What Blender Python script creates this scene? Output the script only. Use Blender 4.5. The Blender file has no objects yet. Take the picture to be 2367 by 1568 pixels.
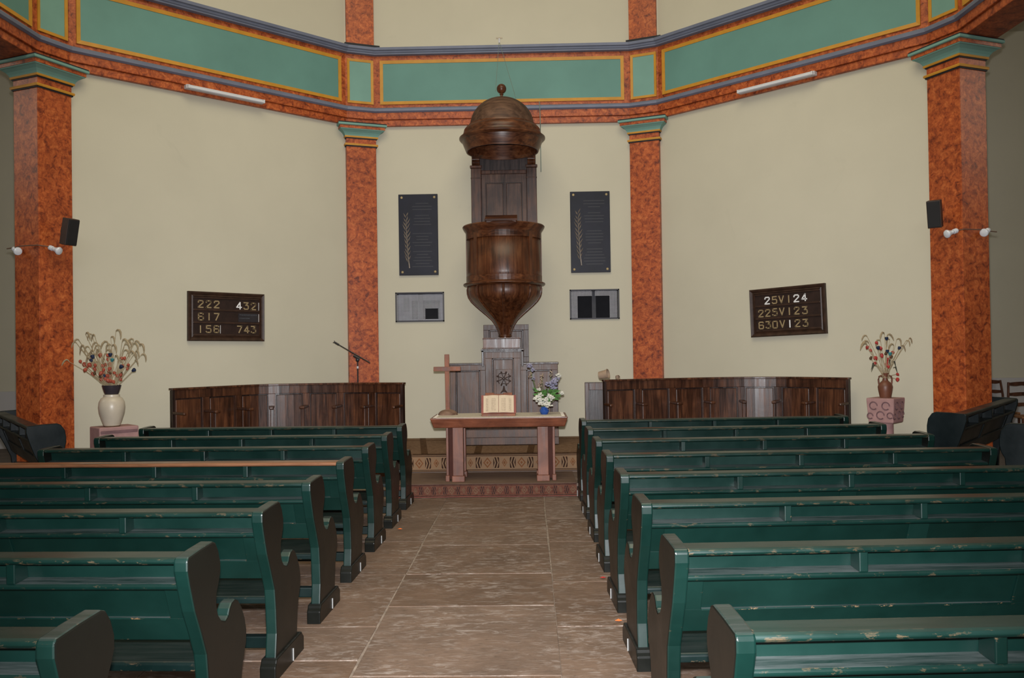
import bpy, bmesh, math, random
from mathutils import Vector, Matrix
random.seed(7)
PI = math.pi
SC = bpy.context.scene
COL = SC.collection

# ------------------------------------------------------------------ camera
cam_d = bpy.data.cameras.new('camera')
cam = bpy.data.objects.new('camera', cam_d)
COL.objects.link(cam)
cam_d.sensor_fit = 'HORIZONTAL'
cam_d.sensor_width = 36.0
cam_d.lens = 30.306
cam_d.clip_start = 0.02
cam.matrix_world = Matrix(((0.99969896, 0.01476541, 0.01959504, 0.3271),
                           (0.0197448, -0.01006575, -0.99975438, 0.0),
                           (-0.01456454, 0.99984032, -0.01035426, 1.6),
                           (0, 0, 0, 1)))
SC.camera = cam

# ------------------------------------------------------------------ world and lights
w = bpy.data.worlds.new('world')
SC.world = w
w.use_nodes = True
w.node_tree.nodes['Background'].inputs[0].default_value = (0.80, 0.85, 0.95, 1)
w.node_tree.nodes['Background'].inputs[1].default_value = 0.4


def area(name, loc, target, sx, sy, power, color):
    l = bpy.data.lights.new(name, 'AREA')
    l.shape = 'RECTANGLE'
    l.size, l.size_y = sx, sy
    l.energy = power
    l.color = color
    o = bpy.data.objects.new(name, l)
    COL.objects.link(o)
    o.location = loc
    o.rotation_euler = (Vector(target) - Vector(loc)).to_track_quat('-Z', 'Y').to_euler()
    return o


# daylight: the lantern above the rotunda; added fill lights behind the entrance and in the wings
area('lantern_daylight', (0, 5.6, 9.3), (0, 7.2, 0), 6.0, 5.0, 460, (1.0, 0.90, 0.65))
area('entrance_fill_light', (0, -3.6, 8.2), (0, 10.0, 3.4), 7.0, 1.8, 150, (0.97, 0.97, 1.0))  # added fill for the surfaces facing the entrance, no window modelled
for sx in (-1, 1):
    area('wing_fill_light', (sx * 9.6, 7.5, 5.2), (sx * 6.2, 14.4, 2.2), 1.6, 2.2, 55, (1.0, 0.93, 0.78))  # added to brighten the dim wing walls, no known window there
# the camera's own flash, just above the lens
fl = bpy.data.lights.new('camera_flash', 'SPOT')
fl.energy = 3000
fl.spot_size = math.radians(86)
fl.spot_blend = 0.95
fl.shadow_soft_size = 0.035
fl.color = (0.97, 0.97, 1.0)
flo = bpy.data.objects.new('camera_flash', fl)
COL.objects.link(flo)
flo.location = (0.325, 0.02, 1.74)
flo.rotation_euler = (math.radians(89), 0, math.radians(1.1))

SC.view_settings.view_transform = 'Standard'
SC.view_settings.look = 'None'
SC.view_settings.gamma = 1.0
SC.view_settings.use_curve_mapping = False
SC.view_settings.exposure = 0.0


# ------------------------------------------------------------------ node helpers
class NT:
    def __init__(self, name):
        self.m = bpy.data.materials.new(name)
        self.m.use_nodes = True
        self.t = self.m.node_tree
        self.n = self.t.nodes
        self.l = self.t.links
        self.b = self.n['Principled BSDF']

    def new(self, kind, **kw):
        nd = self.n.new(kind)
        for k, v in kw.items():
            setattr(nd, k, v)
        return nd

    def link(self, a, b):
        self.l.new(a, b)

    def coord(self, scale=(1, 1, 1), rnd=True):
        tc = self.new('ShaderNodeTexCoord')
        mp = self.new('ShaderNodeMapping')
        mp.inputs['Scale'].default_value = scale
        if rnd:
            oi = self.new('ShaderNodeObjectInfo')
            mul = self.new('ShaderNodeMath', operation='MULTIPLY')
            mul.inputs[1].default_value = 37.0
            self.link(oi.outputs['Random'], mul.inputs[0])
            add = self.new('ShaderNodeVectorMath', operation='ADD')
            self.link(tc.outputs['Object'], add.inputs[0])
            self.link(mul.outputs[0], add.inputs[1])
            self.link(add.outputs[0], mp.inputs['Vector'])
        else:
            self.link(tc.outputs['Object'], mp.inputs['Vector'])
        return mp.outputs['Vector']

    def noise(self, vec, scale, detail=4, rough=0.55, dist=0.0):
        nd = self.new('ShaderNodeTexNoise')
        nd.inputs['Scale'].default_value = scale
        nd.inputs['Detail'].default_value = detail
        nd.inputs['Roughness'].default_value = rough
        nd.inputs['Distortion'].default_value = dist
        self.link(vec, nd.inputs['Vector'])
        return nd.outputs['Fac']

    def ramp(self, fac, stops, interp='LINEAR'):
        nd = self.new('ShaderNodeValToRGB')
        cr = nd.color_ramp
        cr.interpolation = interp
        while len(cr.elements) < len(stops):
            cr.elements.new(0.5)
        for e, (p, c) in zip(cr.elements, stops):
            e.position = p
            e.color = (c, c, c, 1) if isinstance(c, (int, float)) else (*c, 1)
        self.link(fac, nd.inputs['Fac'])
        return nd.outputs['Color']

    def mix(self, fac, a, b, mode='MIX'):
        nd = self.new('ShaderNodeMix', data_type='RGBA', blend_type=mode)
        for sock, v in ((nd.inputs[0], fac), (nd.inputs[6], a), (nd.inputs[7], b)):
            if isinstance(v, (int, float)):
                sock.default_value = v
            elif isinstance(v, tuple):
                sock.default_value = (*v, 1)
            else:
                self.link(v, sock)
        return nd.outputs[2]

    def math(self, op, a, b=None):
        nd = self.new('ShaderNodeMath', operation=op)
        for i, v in enumerate((a, b)):
            if v is None:
                continue
            if isinstance(v, (int, float)):
                nd.inputs[i].default_value = v
            else:
                self.link(v, nd.inputs[i])
        return nd.outputs[0]

    def bump(self, h, strength=0.2, dist=0.01):
        nd = self.new('ShaderNodeBump')
        nd.inputs['Strength'].default_value = strength
        nd.inputs['Distance'].default_value = dist
        self.link(h, nd.inputs['Height'])
        self.link(nd.outputs['Normal'], self.b.inputs['Normal'])

    def out(self, color, rough=0.5, spec=0.5, coat=0.0):
        if isinstance(color, tuple):
            self.b.inputs['Base Color'].default_value = (*color, 1)
        else:
            self.link(color, self.b.inputs['Base Color'])
        if isinstance(rough, (int, float)):
            self.b.inputs['Roughness'].default_value = rough
        else:
            self.link(rough, self.b.inputs['Roughness'])
        self.b.inputs['Specular IOR Level'].default_value = spec
        self.b.inputs['Coat Weight'].default_value = coat
        self.b.inputs['Coat Roughness'].default_value = 0.2
        return self.m


M = {}


def plain(name, color, rough=0.5, spec=0.5, var=0.12, scale=9.0, metal=0.0):
    n = NT(name)
    v = n.coord()
    f = n.noise(v, scale, 5)
    lo = tuple(c * (1 - var) for c in color)
    hi = tuple(min(1, c * (1 + var)) for c in color)
    m = n.out(n.ramp(f, [(0.3, lo), (0.7, hi)]), rough, spec)
    n.b.inputs['Metallic'].default_value = metal
    M[name] = m
    return m


def wall_mat(name, c):
    n = NT(name)
    v = n.coord(rnd=False)
    f = n.noise(v, 0.9, 6, 0.6)
    g = n.noise(v, 35, 3)
    d = n.noise(v, 2.2, 5, 0.65, 0.8)
    base = n.ramp(f, [(0.3, tuple(x * 0.93 for x in c)), (0.7, c)])
    stain = n.ramp(d, [(0.66, 0.0), (0.8, 0.35)])
    col = n.mix(stain, base, tuple(x * 0.78 for x in c))
    m = n.out(col, 0.75, 0.25)
    n.bump(g, 0.08, 0.004)
    M[name] = m


wall_mat('plaster', (0.498, 0.464, 0.362))
wall_mat('stone_dado', (0.46, 0.44, 0.43))


def marbled():
    n = NT('painted_marbling')
    v = n.coord((1, 1, 1))
    f1 = n.noise(v, 15, 7, 0.70, 0.7)
    f2 = n.noise(v, 48, 4, 0.6, 0.4)
    f3 = n.noise(v, 4.0, 3, 0.5, 0.4)
    a = n.ramp(f1, [(0.34, (0.12, 0.022, 0.010)), (0.44, (0.30, 0.060, 0.017)), (0.54, (0.43, 0.100, 0.026)), (0.68, (0.56, 0.165, 0.05))])
    b = n.ramp(f2, [(0.3, (0.45, 0.35, 0.3)), (0.62, (1, 1, 1))])
    c = n.mix(0.55, a, b, 'MULTIPLY')
    d = n.ramp(f3, [(0.3, (0.8, 0.75, 0.72)), (0.7, (1.12, 1.08, 1.0))])
    c = n.mix(0.8, c, d, 'MULTIPLY')
    M['marbling'] = n.out(c, 0.42, 0.4)


marbled()
plain('teal', (0.110, 0.235, 0.205), 0.6, 0.3, 0.10, 1.2)
plain('teal_pale', (0.155, 0.295, 0.25), 0.6, 0.3, 0.08, 2.0)
plain('ochre', (0.46, 0.215, 0.022), 0.5, 0.4, 0.10)
plain('slate_blue', (0.145, 0.16, 0.215), 0.55, 0.4, 0.10, 4)
plain('black_line', (0.015, 0.016, 0.02), 0.6, 0.3)


def wood(name, dark, mid, light, axis='Z', rough=0.35, spec=0.40, coat=0.0, gscale=1.0):
    n = NT(name)
    s = {'Z': (14, 14, 1.1), 'X': (1.1, 14, 14), 'Y': (14, 1.1, 14)}[axis]
    v = n.coord(tuple(x * gscale for x in s))
    f = n.noise(v, 1.6, 7, 0.62, 0.6)
    v2 = n.coord((1, 1, 1))
    g = n.noise(v2, 3.2, 5, 0.6, 0.7)
    c = n.ramp(f, [(0.32, dark), (0.5, mid), (0.72, light)])
    blot = n.ramp(g, [(0.36, (0.42, 0.4, 0.42)), (0.6, (1, 1, 1))])
    c = n.mix(0.75, c, blot, 'MULTIPLY')
    r = n.ramp(f, [(0.3, rough * 0.85), (0.8, min(1, rough * 1.35))])
    m = n.out(c, r, spec, coat)
    n.bump(n.mix(0.5, f, g), 0.35, 0.006)
    M[name] = m


wood('walnut', (0.020, 0.007, 0.0035), (0.06, 0.020, 0.008), (0.135, 0.048, 0.018))
wood('walnut_grey', (0.03, 0.014, 0.008), (0.085, 0.042, 0.026), (0.15, 0.08, 0.052), rough=0.40, spec=0.32)
wood('walnut_dark', (0.010, 0.005, 0.004), (0.026, 0.012, 0.009), (0.05, 0.024, 0.016))
wood('pulpit_wood', (0.03, 0.009, 0.004), (0.085, 0.026, 0.009), (0.16, 0.058, 0.02))
wood('pulpit_side', (0.03, 0.009, 0.004), (0.085, 0.026, 0.009), (0.16, 0.058, 0.02), 'X')
wood('dome_wood', (0.05, 0.024, 0.014), (0.10, 0.052, 0.03), (0.155, 0.085, 0.05), 'X', 0.6, 0.3, 0.0)
wood('table_wood', (0.10, 0.028, 0.012), (0.17, 0.05, 0.022), (0.25, 0.085, 0.04), 'X')
wood('table_leg_wood', (0.15, 0.055, 0.032), (0.21, 0.082, 0.05), (0.26, 0.112, 0.07), 'Z', 0.5)
wood('cross_wood', (0.15, 0.04, 0.014), (0.20, 0.06, 0.021), (0.26, 0.085, 0.033), 'Z', 0.5)
wood('cork', (0.11, 0.06, 0.04), (0.2, 0.12, 0.08), (0.3, 0.2, 0.14), 'X', 0.7, 0.3, 0.0)
wood('chair_wood', (0.05, 0.018, 0.009), (0.10, 0.036, 0.017), (0.16, 0.06, 0.03))


def green_paint(name, base, chip_amount=0.5, worn=False, dust=1.0, spec=0.5, dust_c=(0.05, 0.053, 0.052)):
    n = NT(name)
    v = n.coord()
    f = n.noise(v, 2.5, 5, 0.6)
    col = n.ramp(f, [(0.3, tuple(c * 0.72 for c in base)), (0.7, tuple(c * 1.25 for c in base))])
    # brushed wear
    vs = n.coord((0.8, 9, 9))
    wv = n.noise(vs, 2.0, 6, 0.7)
    # dust lying on upward faces
    geo = n.new('ShaderNodeNewGeometry')
    sep = n.new('ShaderNodeSeparateXYZ')
    n.link(geo.outputs['Normal'], sep.inputs[0])
    up = n.ramp(sep.outputs['Z'], [(0.75, 0.0), (0.95, 1.0)])
    dn = n.ramp(n.noise(vs, 3.2, 6, 0.7), [(0.34, 0.0), (0.62, min(1.0, 0.5 * dust))])
    col = n.mix(n.mix(1.0, up, dn, 'MULTIPLY'), col, dust_c)
    # paint chipped off along the edges down to the wood
    bev = n.new('ShaderNodeBevel', samples=4)
    bev.inputs['Radius'].default_value = 0.014
    dot = n.new('ShaderNodeVectorMath', operation='DOT_PRODUCT')
    n.link(bev.outputs['Normal'], dot.inputs[0])
    n.link(geo.outputs['True Normal'], dot.inputs[1])
    edge = n.ramp(dot.outputs['Value'], [(0.86, 1.0), (0.985, 0.0)])
    vc = n.coord((2.2, 5, 5))
    cn = n.noise(vc, 7.5, 6, 0.72)
    hi = 0.73 - 0.16 * chip_amount
    chip = n.mix(1.0, edge, n.ramp(cn, [(hi - 0.02, 0.0), (hi + 0.015, 1.0)]), 'MULTIPLY')
    spot = n.ramp(n.noise(n.coord((2, 3, 3)), 14.0, 5, 0.7), [(0.76, 0.0), (0.775, 1.0)])
    chip = n.mix(1.0, chip, spot, 'LIGHTEN')
    wood_c = n.ramp(wv, [(0.3, (0.17, 0.075, 0.028)), (0.7, (0.28, 0.18, 0.10))])
    col = n.mix(chip, col, wood_c)
    if worn:
        bare = n.ramp(n.noise(n.coord((0.5, 8, 8)), 1.6, 6, 0.7), [(0.40, 0.0), (0.46, 1.0)])
        col = n.mix(bare, col, n.ramp(wv, [(0.3, (0.09, 0.035, 0.016)), (0.7, (0.22, 0.10, 0.05))]))
    r = n.ramp(f, [(0.3, 0.26), (0.7, 0.40)])
    M[name] = n.out(col, r, spec)
    n.bump(wv, 0.08, 0.003)


GREEN = (0.0020, 0.0150, 0.0118)
green_paint('green', GREEN, 0.45)
green_paint('green_rail', GREEN, 0.95, dust=0.3)
green_paint('green_ledge', GREEN, 0.8, dust=1.7, dust_c=(0.078, 0.092, 0.090))
green_paint('green_worn', GREEN, 1.0, True)
green_paint('green_seat', (0.0014, 0.0080, 0.0074), 0.7, dust=0.45)
green_paint('green_end', (0.0052, 0.0058, 0.0045), 0.25, dust=0.6, spec=0.22)  # olive tone paints in the reflections on the glossy pew ends
green_paint('green_shade', (0.0016, 0.0050, 0.0058), 0.2, spec=0.18)  # darker copy of the pew green, wing shade put into the colour


def slab_mat():
    n = NT('flagstone')
    v = n.coord((1, 1, 1))
    oi = n.new('ShaderNodeObjectInfo')
    tone = n.ramp(oi.outputs['Random'], [(0.0, (0.130, 0.084, 0.058)), (0.35, (0.155, 0.106, 0.077)), (0.7, (0.140, 0.090, 0.062)), (1.0, (0.168, 0.122, 0.095))])
    f = n.noise(v, 2.6, 6, 0.65, 0.5)
    tone = n.mix(0.8, tone, n.ramp(f, [(0.3, (0.68, 0.66, 0.64)), (0.7, (1.25, 1.2, 1.15))]), 'MULTIPLY')
    vs = n.coord((5.0, 13, 8))
    s1 = n.noise(vs, 1.9, 9, 0.72, 0.7)
    wear = n.ramp(s1, [(0.50, 0.0), (0.60, 0.55), (0.70, 0.85)])
    big = n.ramp(n.noise(v, 1.5, 5, 0.65), [(0.36, 0.12), (0.60, 1.0)])
    wear = n.mix(1.0, wear, big, 'MULTIPLY')
    col = n.mix(wear, tone, (0.37, 0.32, 0.285))
    pits = n.ramp(n.noise(vs, 3.4, 6, 0.72), [(0.34, 1.0), (0.43, 0.0)])
    col = n.mix(n.mix(1.0, pits, (0.55, 0.55, 0.55), 'MULTIPLY'), col, (0.06, 0.042, 0.032))
    m = n.out(col, 0.55, 0.3)
    n.bump(s1, 0.5, 0.008)
    M['flagstone'] = m


slab_mat()
plain('grout', (0.23, 0.182, 0.145), 0.85, 0.2, 0.35, 14)
plain('wing_floor', (0.14, 0.11, 0.09), 0.7, 0.3, 0.2, 3)
plain('ceiling_paint', (0.55, 0.52, 0.42), 0.8, 0.2, 0.05)
plain('metal_white', (0.52, 0.52, 0.54), 0.4, 0.5, 0.05)
plain('tube_glass', (0.62, 0.63, 0.66), 0.25, 0.5, 0.03)
plain('speaker_black', (0.012, 0.011, 0.011), 0.7, 0.3)
plain('speaker_case', (0.035, 0.02, 0.016), 0.55, 0.4)
plain('lamp_white', (0.62, 0.64, 0.68), 0.2, 0.6, 0.04)
plain('black_metal', (0.012, 0.012, 0.014), 0.4, 0.5)
plain('cable', (0.12, 0.07, 0.05), 0.6, 0.3)
plain('thin_wire', (0.16, 0.20, 0.17), 0.6, 0.3)
plain('plaque_slate', (0.0065, 0.0072, 0.0155), 0.5, 0.25, 0.25, 5)
plain('plaque_text', (0.0085, 0.0088, 0.0145), 0.5, 0.4, 0.2)
plain('palm_bronze', (0.19, 0.155, 0.125), 0.45, 0.5, 0.3, 30)
plain('bolt_brass', (0.30, 0.22, 0.10), 0.35, 0.5, 0.3, 30)
plain('grille_frame', (0.02, 0.018, 0.024), 0.5, 0.4)
plain('grille_wire', (0.42, 0.42, 0.46), 0.45, 0.4, 0.1)
plain('grille_back', (0.11, 0.11, 0.135), 0.8, 0.2, 0.25, 12)
plain('grille_dark', (0.012, 0.012, 0.014), 0.8, 0.2)
plain('mullion_grey', (0.055, 0.056, 0.064), 0.7, 0.2)
plain('digit_gold', (0.26, 0.19, 0.10), 0.5, 0.4, 0.15, 30)
plain('digit_white', (0.68, 0.67, 0.67), 0.5, 0.4, 0.05)
plain('board_wood', (0.021, 0.0105, 0.008), 0.45, 0.3, 0.3, 14)
plain('board_frame', (0.034, 0.0165, 0.010), 0.45, 0.3, 0.4, 14)
plain('board_slip', (0.02, 0.017, 0.02), 0.4, 0.4, 0.2)
plain('vase_cream', (0.46, 0.40, 0.315), 0.35, 0.5, 0.07)
plain('vase_collar', (0.035, 0.027, 0.033), 0.35, 0.5, 0.15)
plain('terracotta', (0.13, 0.047, 0.026), 0.45, 0.45, 0.2)
plain('pink_stone', (0.32, 0.185, 0.175), 0.75, 0.2, 0.16, 10)
plain('pink_stone_carve', (0.15, 0.085, 0.09), 0.8, 0.2, 0.16, 10)
plain('straw', (0.36, 0.28, 0.17), 0.7, 0.2, 0.2)
plain('straw_ear', (0.29, 0.225, 0.135), 0.7, 0.2, 0.2, 40)
plain('lantern_red', (0.32, 0.065, 0.035), 0.55, 0.3, 0.3, 40)
plain('lantern_bright', (0.36, 0.035, 0.03), 0.5, 0.3, 0.3, 40)
plain('pod_brown', (0.09, 0.05, 0.025), 0.7, 0.2, 0.3, 40)
plain('flower_navy', (0.012, 0.02, 0.05), 0.6, 0.3, 0.3, 40)
plain('flower_teal', (0.03, 0.16, 0.17), 0.6, 0.3, 0.3, 40)
plain('dry_leaf', (0.05, 0.05, 0.035), 0.7, 0.2, 0.3, 20)
plain('blue_glaze', (0.015, 0.065, 0.27), 0.15, 0.6, 0.2)
plain('petal_white', (0.58, 0.57, 0.50), 0.6, 0.3, 0.1, 60)
plain('petal_lilac', (0.25, 0.24, 0.33), 0.6, 0.3, 0.2, 60)
plain('petal_dry', (0.34, 0.26, 0.19), 0.6, 0.3, 0.3, 60)
plain('leaf_green', (0.06, 0.16, 0.035), 0.5, 0.4, 0.4, 30)
plain('stem_green', (0.09, 0.12, 0.04), 0.6, 0.3, 0.3, 30)
plain('linen', (0.50, 0.45, 0.38), 0.85, 0.2, 0.1, 50)
plain('page', (0.52, 0.42, 0.30), 0.8, 0.2, 0.05)
plain('page_print', (0.44, 0.345, 0.24), 0.8, 0.2, 0.3, 90)
plain('book_red', (0.20, 0.05, 0.035), 0.5, 0.4, 0.15)
plain('cup_beige', (0.30, 0.215, 0.15), 0.8, 0.2, 0.12)
plain('rush_seat', (0.34, 0.16, 0.07), 0.7, 0.2, 0.3, 30)
plain('white_clip', (0.28, 0.28, 0.27), 0.4, 0.5, 0.05)
plain('petal_orange', (0.7, 0.16, 0.04), 0.6, 0.3, 0.2, 30)
plain('dais_stone', (0.16, 0.115, 0.09), 0.7, 0.3, 0.2, 4)
plain('leg_recess', (0.05, 0.012, 0.006), 0.6, 0.15)  # dark brown paints the recess shade onto the table leg webs
plain('emblem', (0.05, 0.032, 0.028), 0.22, 0.6, 0.2)


def carpet_mats():
    # plain worn carpet of the lower step
    n = NT('step_carpet')
    v = n.coord((1, 1, 1))
    vs = n.coord((2, 22, 22))
    f = n.noise(vs, 2.0, 6, 0.7)
    c = n.ramp(f, [(0.3, (0.10, 0.062, 0.045)), (0.7, (0.19, 0.13, 0.098))])
    M['step_carpet'] = n.out(c, 0.95, 0.1)
    n.bump(f, 0.3, 0.004)
    # persian border: rows of medallions, mirrored motifs
    for name, ground, motif, alt, rep in (
            ('rug_red', (0.115, 0.040, 0.028), (0.035, 0.022, 0.02), (0.135, 0.085, 0.055), 0.26),
            ('carpet_border', (0.25, 0.165, 0.10), (0.04, 0.02, 0.013), (0.17, 0.07, 0.03), 0.40)):
        n = NT(name)
        tc = n.new('ShaderNodeTexCoord')
        sep = n.new('ShaderNodeSeparateXYZ')
        n.link(tc.outputs['Object'], sep.inputs[0])
        x, z = sep.outputs['X'], sep.outputs['Z']
        fr = n.math('FRACT', n.math('DIVIDE', n.math('ADD', x, 20.0), rep))
        a = n.math('ABSOLUTE', n.math('SUBTRACT', fr, 0.5))          # 0 centre of repeat .. .5
        b = n.math('ABSOLUTE', z)                                     # local z = 0 at strip centre, half height 1
        # central medallion and ring
        r = n.math('ADD', n.math('MULTIPLY', a, 5.0), b)
        med = n.ramp(r, [(0.18, 1.0), (0.19, 0.0), (0.40, 0.0), (0.41, 1.0), (0.60, 1.0), (0.61, 0.0)], 'CONSTANT')
        # chevrons pointing to the medallion
        ch = n.math('FRACT', n.math('ADD', n.math('MULTIPLY', a, 12.0), n.math('MULTIPLY', b, 0.9)))
        chm = n.ramp(ch, [(0.0, 1.0), (0.55, 0.0)], 'CONSTANT')
        zone = n.ramp(a, [(0.0, 0.0), (0.17, 1.0), (0.34, 0.0)], 'CONSTANT')
        band = n.ramp(b, [(0.0, 1.0), (0.62, 0.0)], 'CONSTANT')
        chm = n.mix(1.0, n.mix(1.0, chm, zone, 'MULTIPLY'), band, 'MULTIPLY')
        # small flower at the joint of two repeats
        e = n.math('ADD', n.math('MULTIPLY', n.math('SUBTRACT', 0.5, a), 6.5), b)
        fl2 = n.ramp(e, [(0.0, 1.0), (0.22, 0.0), (0.34, 1.0), (0.5, 0.0)], 'CONSTANT')
        edge = n.ramp(b, [(0.0, 0.0), (0.76, 1.0), (0.84, 0.0), (0.92, 1.0)], 'CONSTANT')
        no = n.noise(n.coord((1, 1, 0.12)), 30, 4, 0.7)
        col = n.mix(n.ramp(no, [(0.35, 0.0), (0.7, 0.5)]), ground, alt)
        col = n.mix(fl2, col, alt)
        col = n.mix(med, col, alt)
        col = n.mix(chm, col, motif)
        col = n.mix(edge, col, motif)
        col = n.mix(0.6, col, n.ramp(no, [(0.3, (0.6, 0.6, 0.6)), (0.7, (1.15, 1.15, 1.15))]), 'MULTIPLY')
        M[name] = n.out(col, 0.95, 0.1)
        n.bump(no, 0.3, 0.004)
    # field of the dais carpet
    n = NT('carpet_field')
    v = n.coord((1, 1, 1), rnd=False)
    f = n.noise(n.coord((6, 3, 3)), 4.0, 6, 0.7)
    c = n.ramp(f, [(0.3, (0.13, 0.075, 0.043)), (0.7, (0.225, 0.142, 0.092))])
    M['carpet_field'] = n.out(c, 0.95, 0.1)
    n.bump(f, 0.3, 0.004)
    plain('carpet_band', (0.085, 0.045, 0.022), 0.95, 0.1, 0.35, 26)


carpet_mats()


# ------------------------------------------------------------------ mesh builder
class MB:
    def __init__(self):
        self.v = []
        self.f = []
        self.mi = []
        self.cur = 0

    def add(self, vs, fs, mi=None):
        o = len(self.v)
        self.v += [tuple(p) for p in vs]
        for q in fs:
            self.f.append(tuple(o + i for i in q))
            self.mi.append(self.cur if mi is None else mi)
        return self

    def box(self, x0, x1, y0, y1, z0, z1):
        return self.add([(x0, y0, z0), (x1, y0, z0), (x1, y1, z0), (x0, y1, z0), (x0, y0, z1), (x1, y0, z1), (x1, y1, z1), (x0, y1, z1)],
                        [(0, 3, 2, 1), (4, 5, 6, 7), (0, 1, 5, 4), (1, 2, 6, 5), (2, 3, 7, 6), (3, 0, 4, 7)])

    def obox(self, c, ux, uy, uz, hx, hy, hz):
        c, ux, uy, uz = Vector(c), Vector(ux).normalized(), Vector(uy).normalized(), Vector(uz).normalized()
        vs = []
        for sz in (-1, 1):
            for sx, sy in ((-1, -1), (1, -1), (1, 1), (-1, 1)):
                vs.append(c + ux * hx * sx + uy * hy * sy + uz * hz * sz)
        return self.add(vs, [(0, 3, 2, 1), (4, 5, 6, 7), (0, 1, 5, 4), (1, 2, 6, 5), (2, 3, 7, 6), (3, 0, 4, 7)])

    def prism_x(self, prof, x0, x1):
        """profile of (y, z) points extruded along x"""
        n = len(prof)
        a = sum(prof[i][0] * prof[(i + 1) % n][1] - prof[(i + 1) % n][0] * prof[i][1] for i in range(n))
        if a < 0:
            prof = prof[::-1]
        vs = [(x0, y, z) for y, z in prof] + [(x1, y, z) for y, z in prof]
        fs = [tuple(range(n - 1, -1, -1)), tuple(range(n, 2 * n))]
        fs += [(i, (i + 1) % n, n + (i + 1) % n, n + i) for i in range(n)]
        return self.add(vs, fs)

    def prism_y(self, prof, y0, y1):
        """profile of (x, z) points extruded along y"""
        n = len(prof)
        a = sum(prof[i][0] * prof[(i + 1) % n][1] - prof[(i + 1) % n][0] * prof[i][1] for i in range(n))
        if a > 0:
            prof = prof[::-1]
        vs = [(x, y0, z) for x, z in prof] + [(x, y1, z) for x, z in prof]
        fs = [tuple(range(n - 1, -1, -1)), tuple(range(n, 2 * n))]
        fs += [(i, (i + 1) % n, n + (i + 1) % n, n + i) for i in range(n)]
        return self.add(vs, fs)

    def prism_z(self, prof, z0, z1):
        n = len(prof)
        a = sum(prof[i][0] * prof[(i + 1) % n][1] - prof[(i + 1) % n][0] * prof[i][1] for i in range(n))
        if a < 0:
            prof = prof[::-1]
        vs = [(x, y, z0) for x, y in prof] + [(x, y, z1) for x, y in prof]
        fs = [tuple(range(n - 1, -1, -1)), tuple(range(n, 2 * n))]
        fs += [(i, (i + 1) % n, n + (i + 1) % n, n + i) for i in range(n)]
        return self.add(vs, fs)

    def lathe(self, prof, seg=32, c=(0, 0, 0), a0=0.0, a1=2 * PI):
        full = abs(a1 - a0 - 2 * PI) < 1e-6
        k = seg if full else seg + 1
        vs = []
        for r, z in prof:
            for i in range(k):
                a = a0 + (a1 - a0) * i / seg
                vs.append((c[0] + r * math.cos(a), c[1] + r * math.sin(a), c[2] + z))
        fs = []
        for j in range(len(prof) - 1):
            for i in range(seg):
                i2 = (i + 1) % k
                fs.append((j * k + i, j * k + i2, (j + 1) * k + i2, (j + 1) * k + i))
        return self.add(vs, fs)

    def tube(self, pts, r, seg=6, cap=True):
        pts = [Vector(p) for p in pts]
        rs = r if isinstance(r, (list, tuple)) else [r] * len(pts)
        vs, fs = [], []
        up = Vector((0.13, 0.21, 0.97))
        for i, p in enumerate(pts):
            t = (pts[min(i + 1, len(pts) - 1)] - pts[max(i - 1, 0)])
            t = t.normalized() if t.length > 1e-9 else Vector((0, 0, 1))
            if abs(t.dot(up)) > 0.95:
                up = Vector((0.97, 0.2, 0.1))
            a = t.cross(up).normalized()
            b = t.cross(a).normalized()
            for k in range(seg):
                an = 2 * PI * k / seg
                vs.append(p + (a * math.cos(an) + b * math.sin(an)) * rs[i])
        for i in range(len(pts) - 1):
            for k in range(seg):
                k2 = (k + 1) % seg
                fs.append((i * seg + k, i * seg + k2, (i + 1) * seg + k2, (i + 1) * seg + k))
        if cap:
            fs.append(tuple(range(seg - 1, -1, -1)))
            fs.append(tuple((len(pts) - 1) * seg + k for k in range(seg)))
        return self.add(vs, fs)

    def ball(self, c, rx, ry=None, rz=None, seg=10, rings=6):
        ry = rx if ry is None else ry
        rz = rx if rz is None else rz
        vs = [(c[0], c[1], c[2] - rz)]
        for j in range(1, rings):
            t = -PI / 2 + PI * j / rings
            for i in range(seg):
                a = 2 * PI * i / seg
                vs.append((c[0] + rx * math.cos(t) * math.cos(a), c[1] + ry * math.cos(t) * math.sin(a), c[2] + rz * math.sin(t)))
        vs.append((c[0], c[1], c[2] + rz))
        fs = []
        for i in range(seg):
            fs.append((0, 1 + (i + 1) % seg, 1 + i))
        for j in range(rings - 2):
            for i in range(seg):
                i2 = (i + 1) % seg
                fs.append((1 + j * seg + i, 1 + j * seg + i2, 1 + (j + 1) * seg + i2, 1 + (j + 1) * seg + i))
        last = len(vs) - 1
        for i in range(seg):
            fs.append((last, 1 + (rings - 2) * seg + i, 1 + (rings - 2) * seg + (i + 1) % seg))
        return self.add(vs, fs)

    def build(self, name, mat, parent=None, smooth=False, bevel=0.0, seg=2, loc=None, rot=None, fix=False):
        me = bpy.data.meshes.new(name)
        me.from_pydata(self.v, [], self.f)
        mats = mat if isinstance(mat, (list, tuple)) else [mat]
        for x in mats:
            me.materials.append(M[x] if isinstance(x, str) else x)
        if len(mats) > 1:
            for p, i in zip(me.polygons, self.mi):
                p.material_index = i
        if fix:
            bm = bmesh.new()
            bm.from_mesh(me)
            bmesh.ops.remove_doubles(bm, verts=bm.verts, dist=1e-5)
            bmesh.ops.recalc_face_normals(bm, faces=bm.faces)
            bm.to_mesh(me)
            bm.free()
        if smooth:
            for p in me.polygons:
                p.use_smooth = True
            me.set_sharp_from_angle(angle=math.radians(32))
        me.update()
        o = bpy.data.objects.new(name, me)
        COL.objects.link(o)
        if parent is not None:
            o.parent = parent
        if loc is not None:
            o.location = loc
        if rot is not None:
            o.rotation_euler = rot
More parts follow.
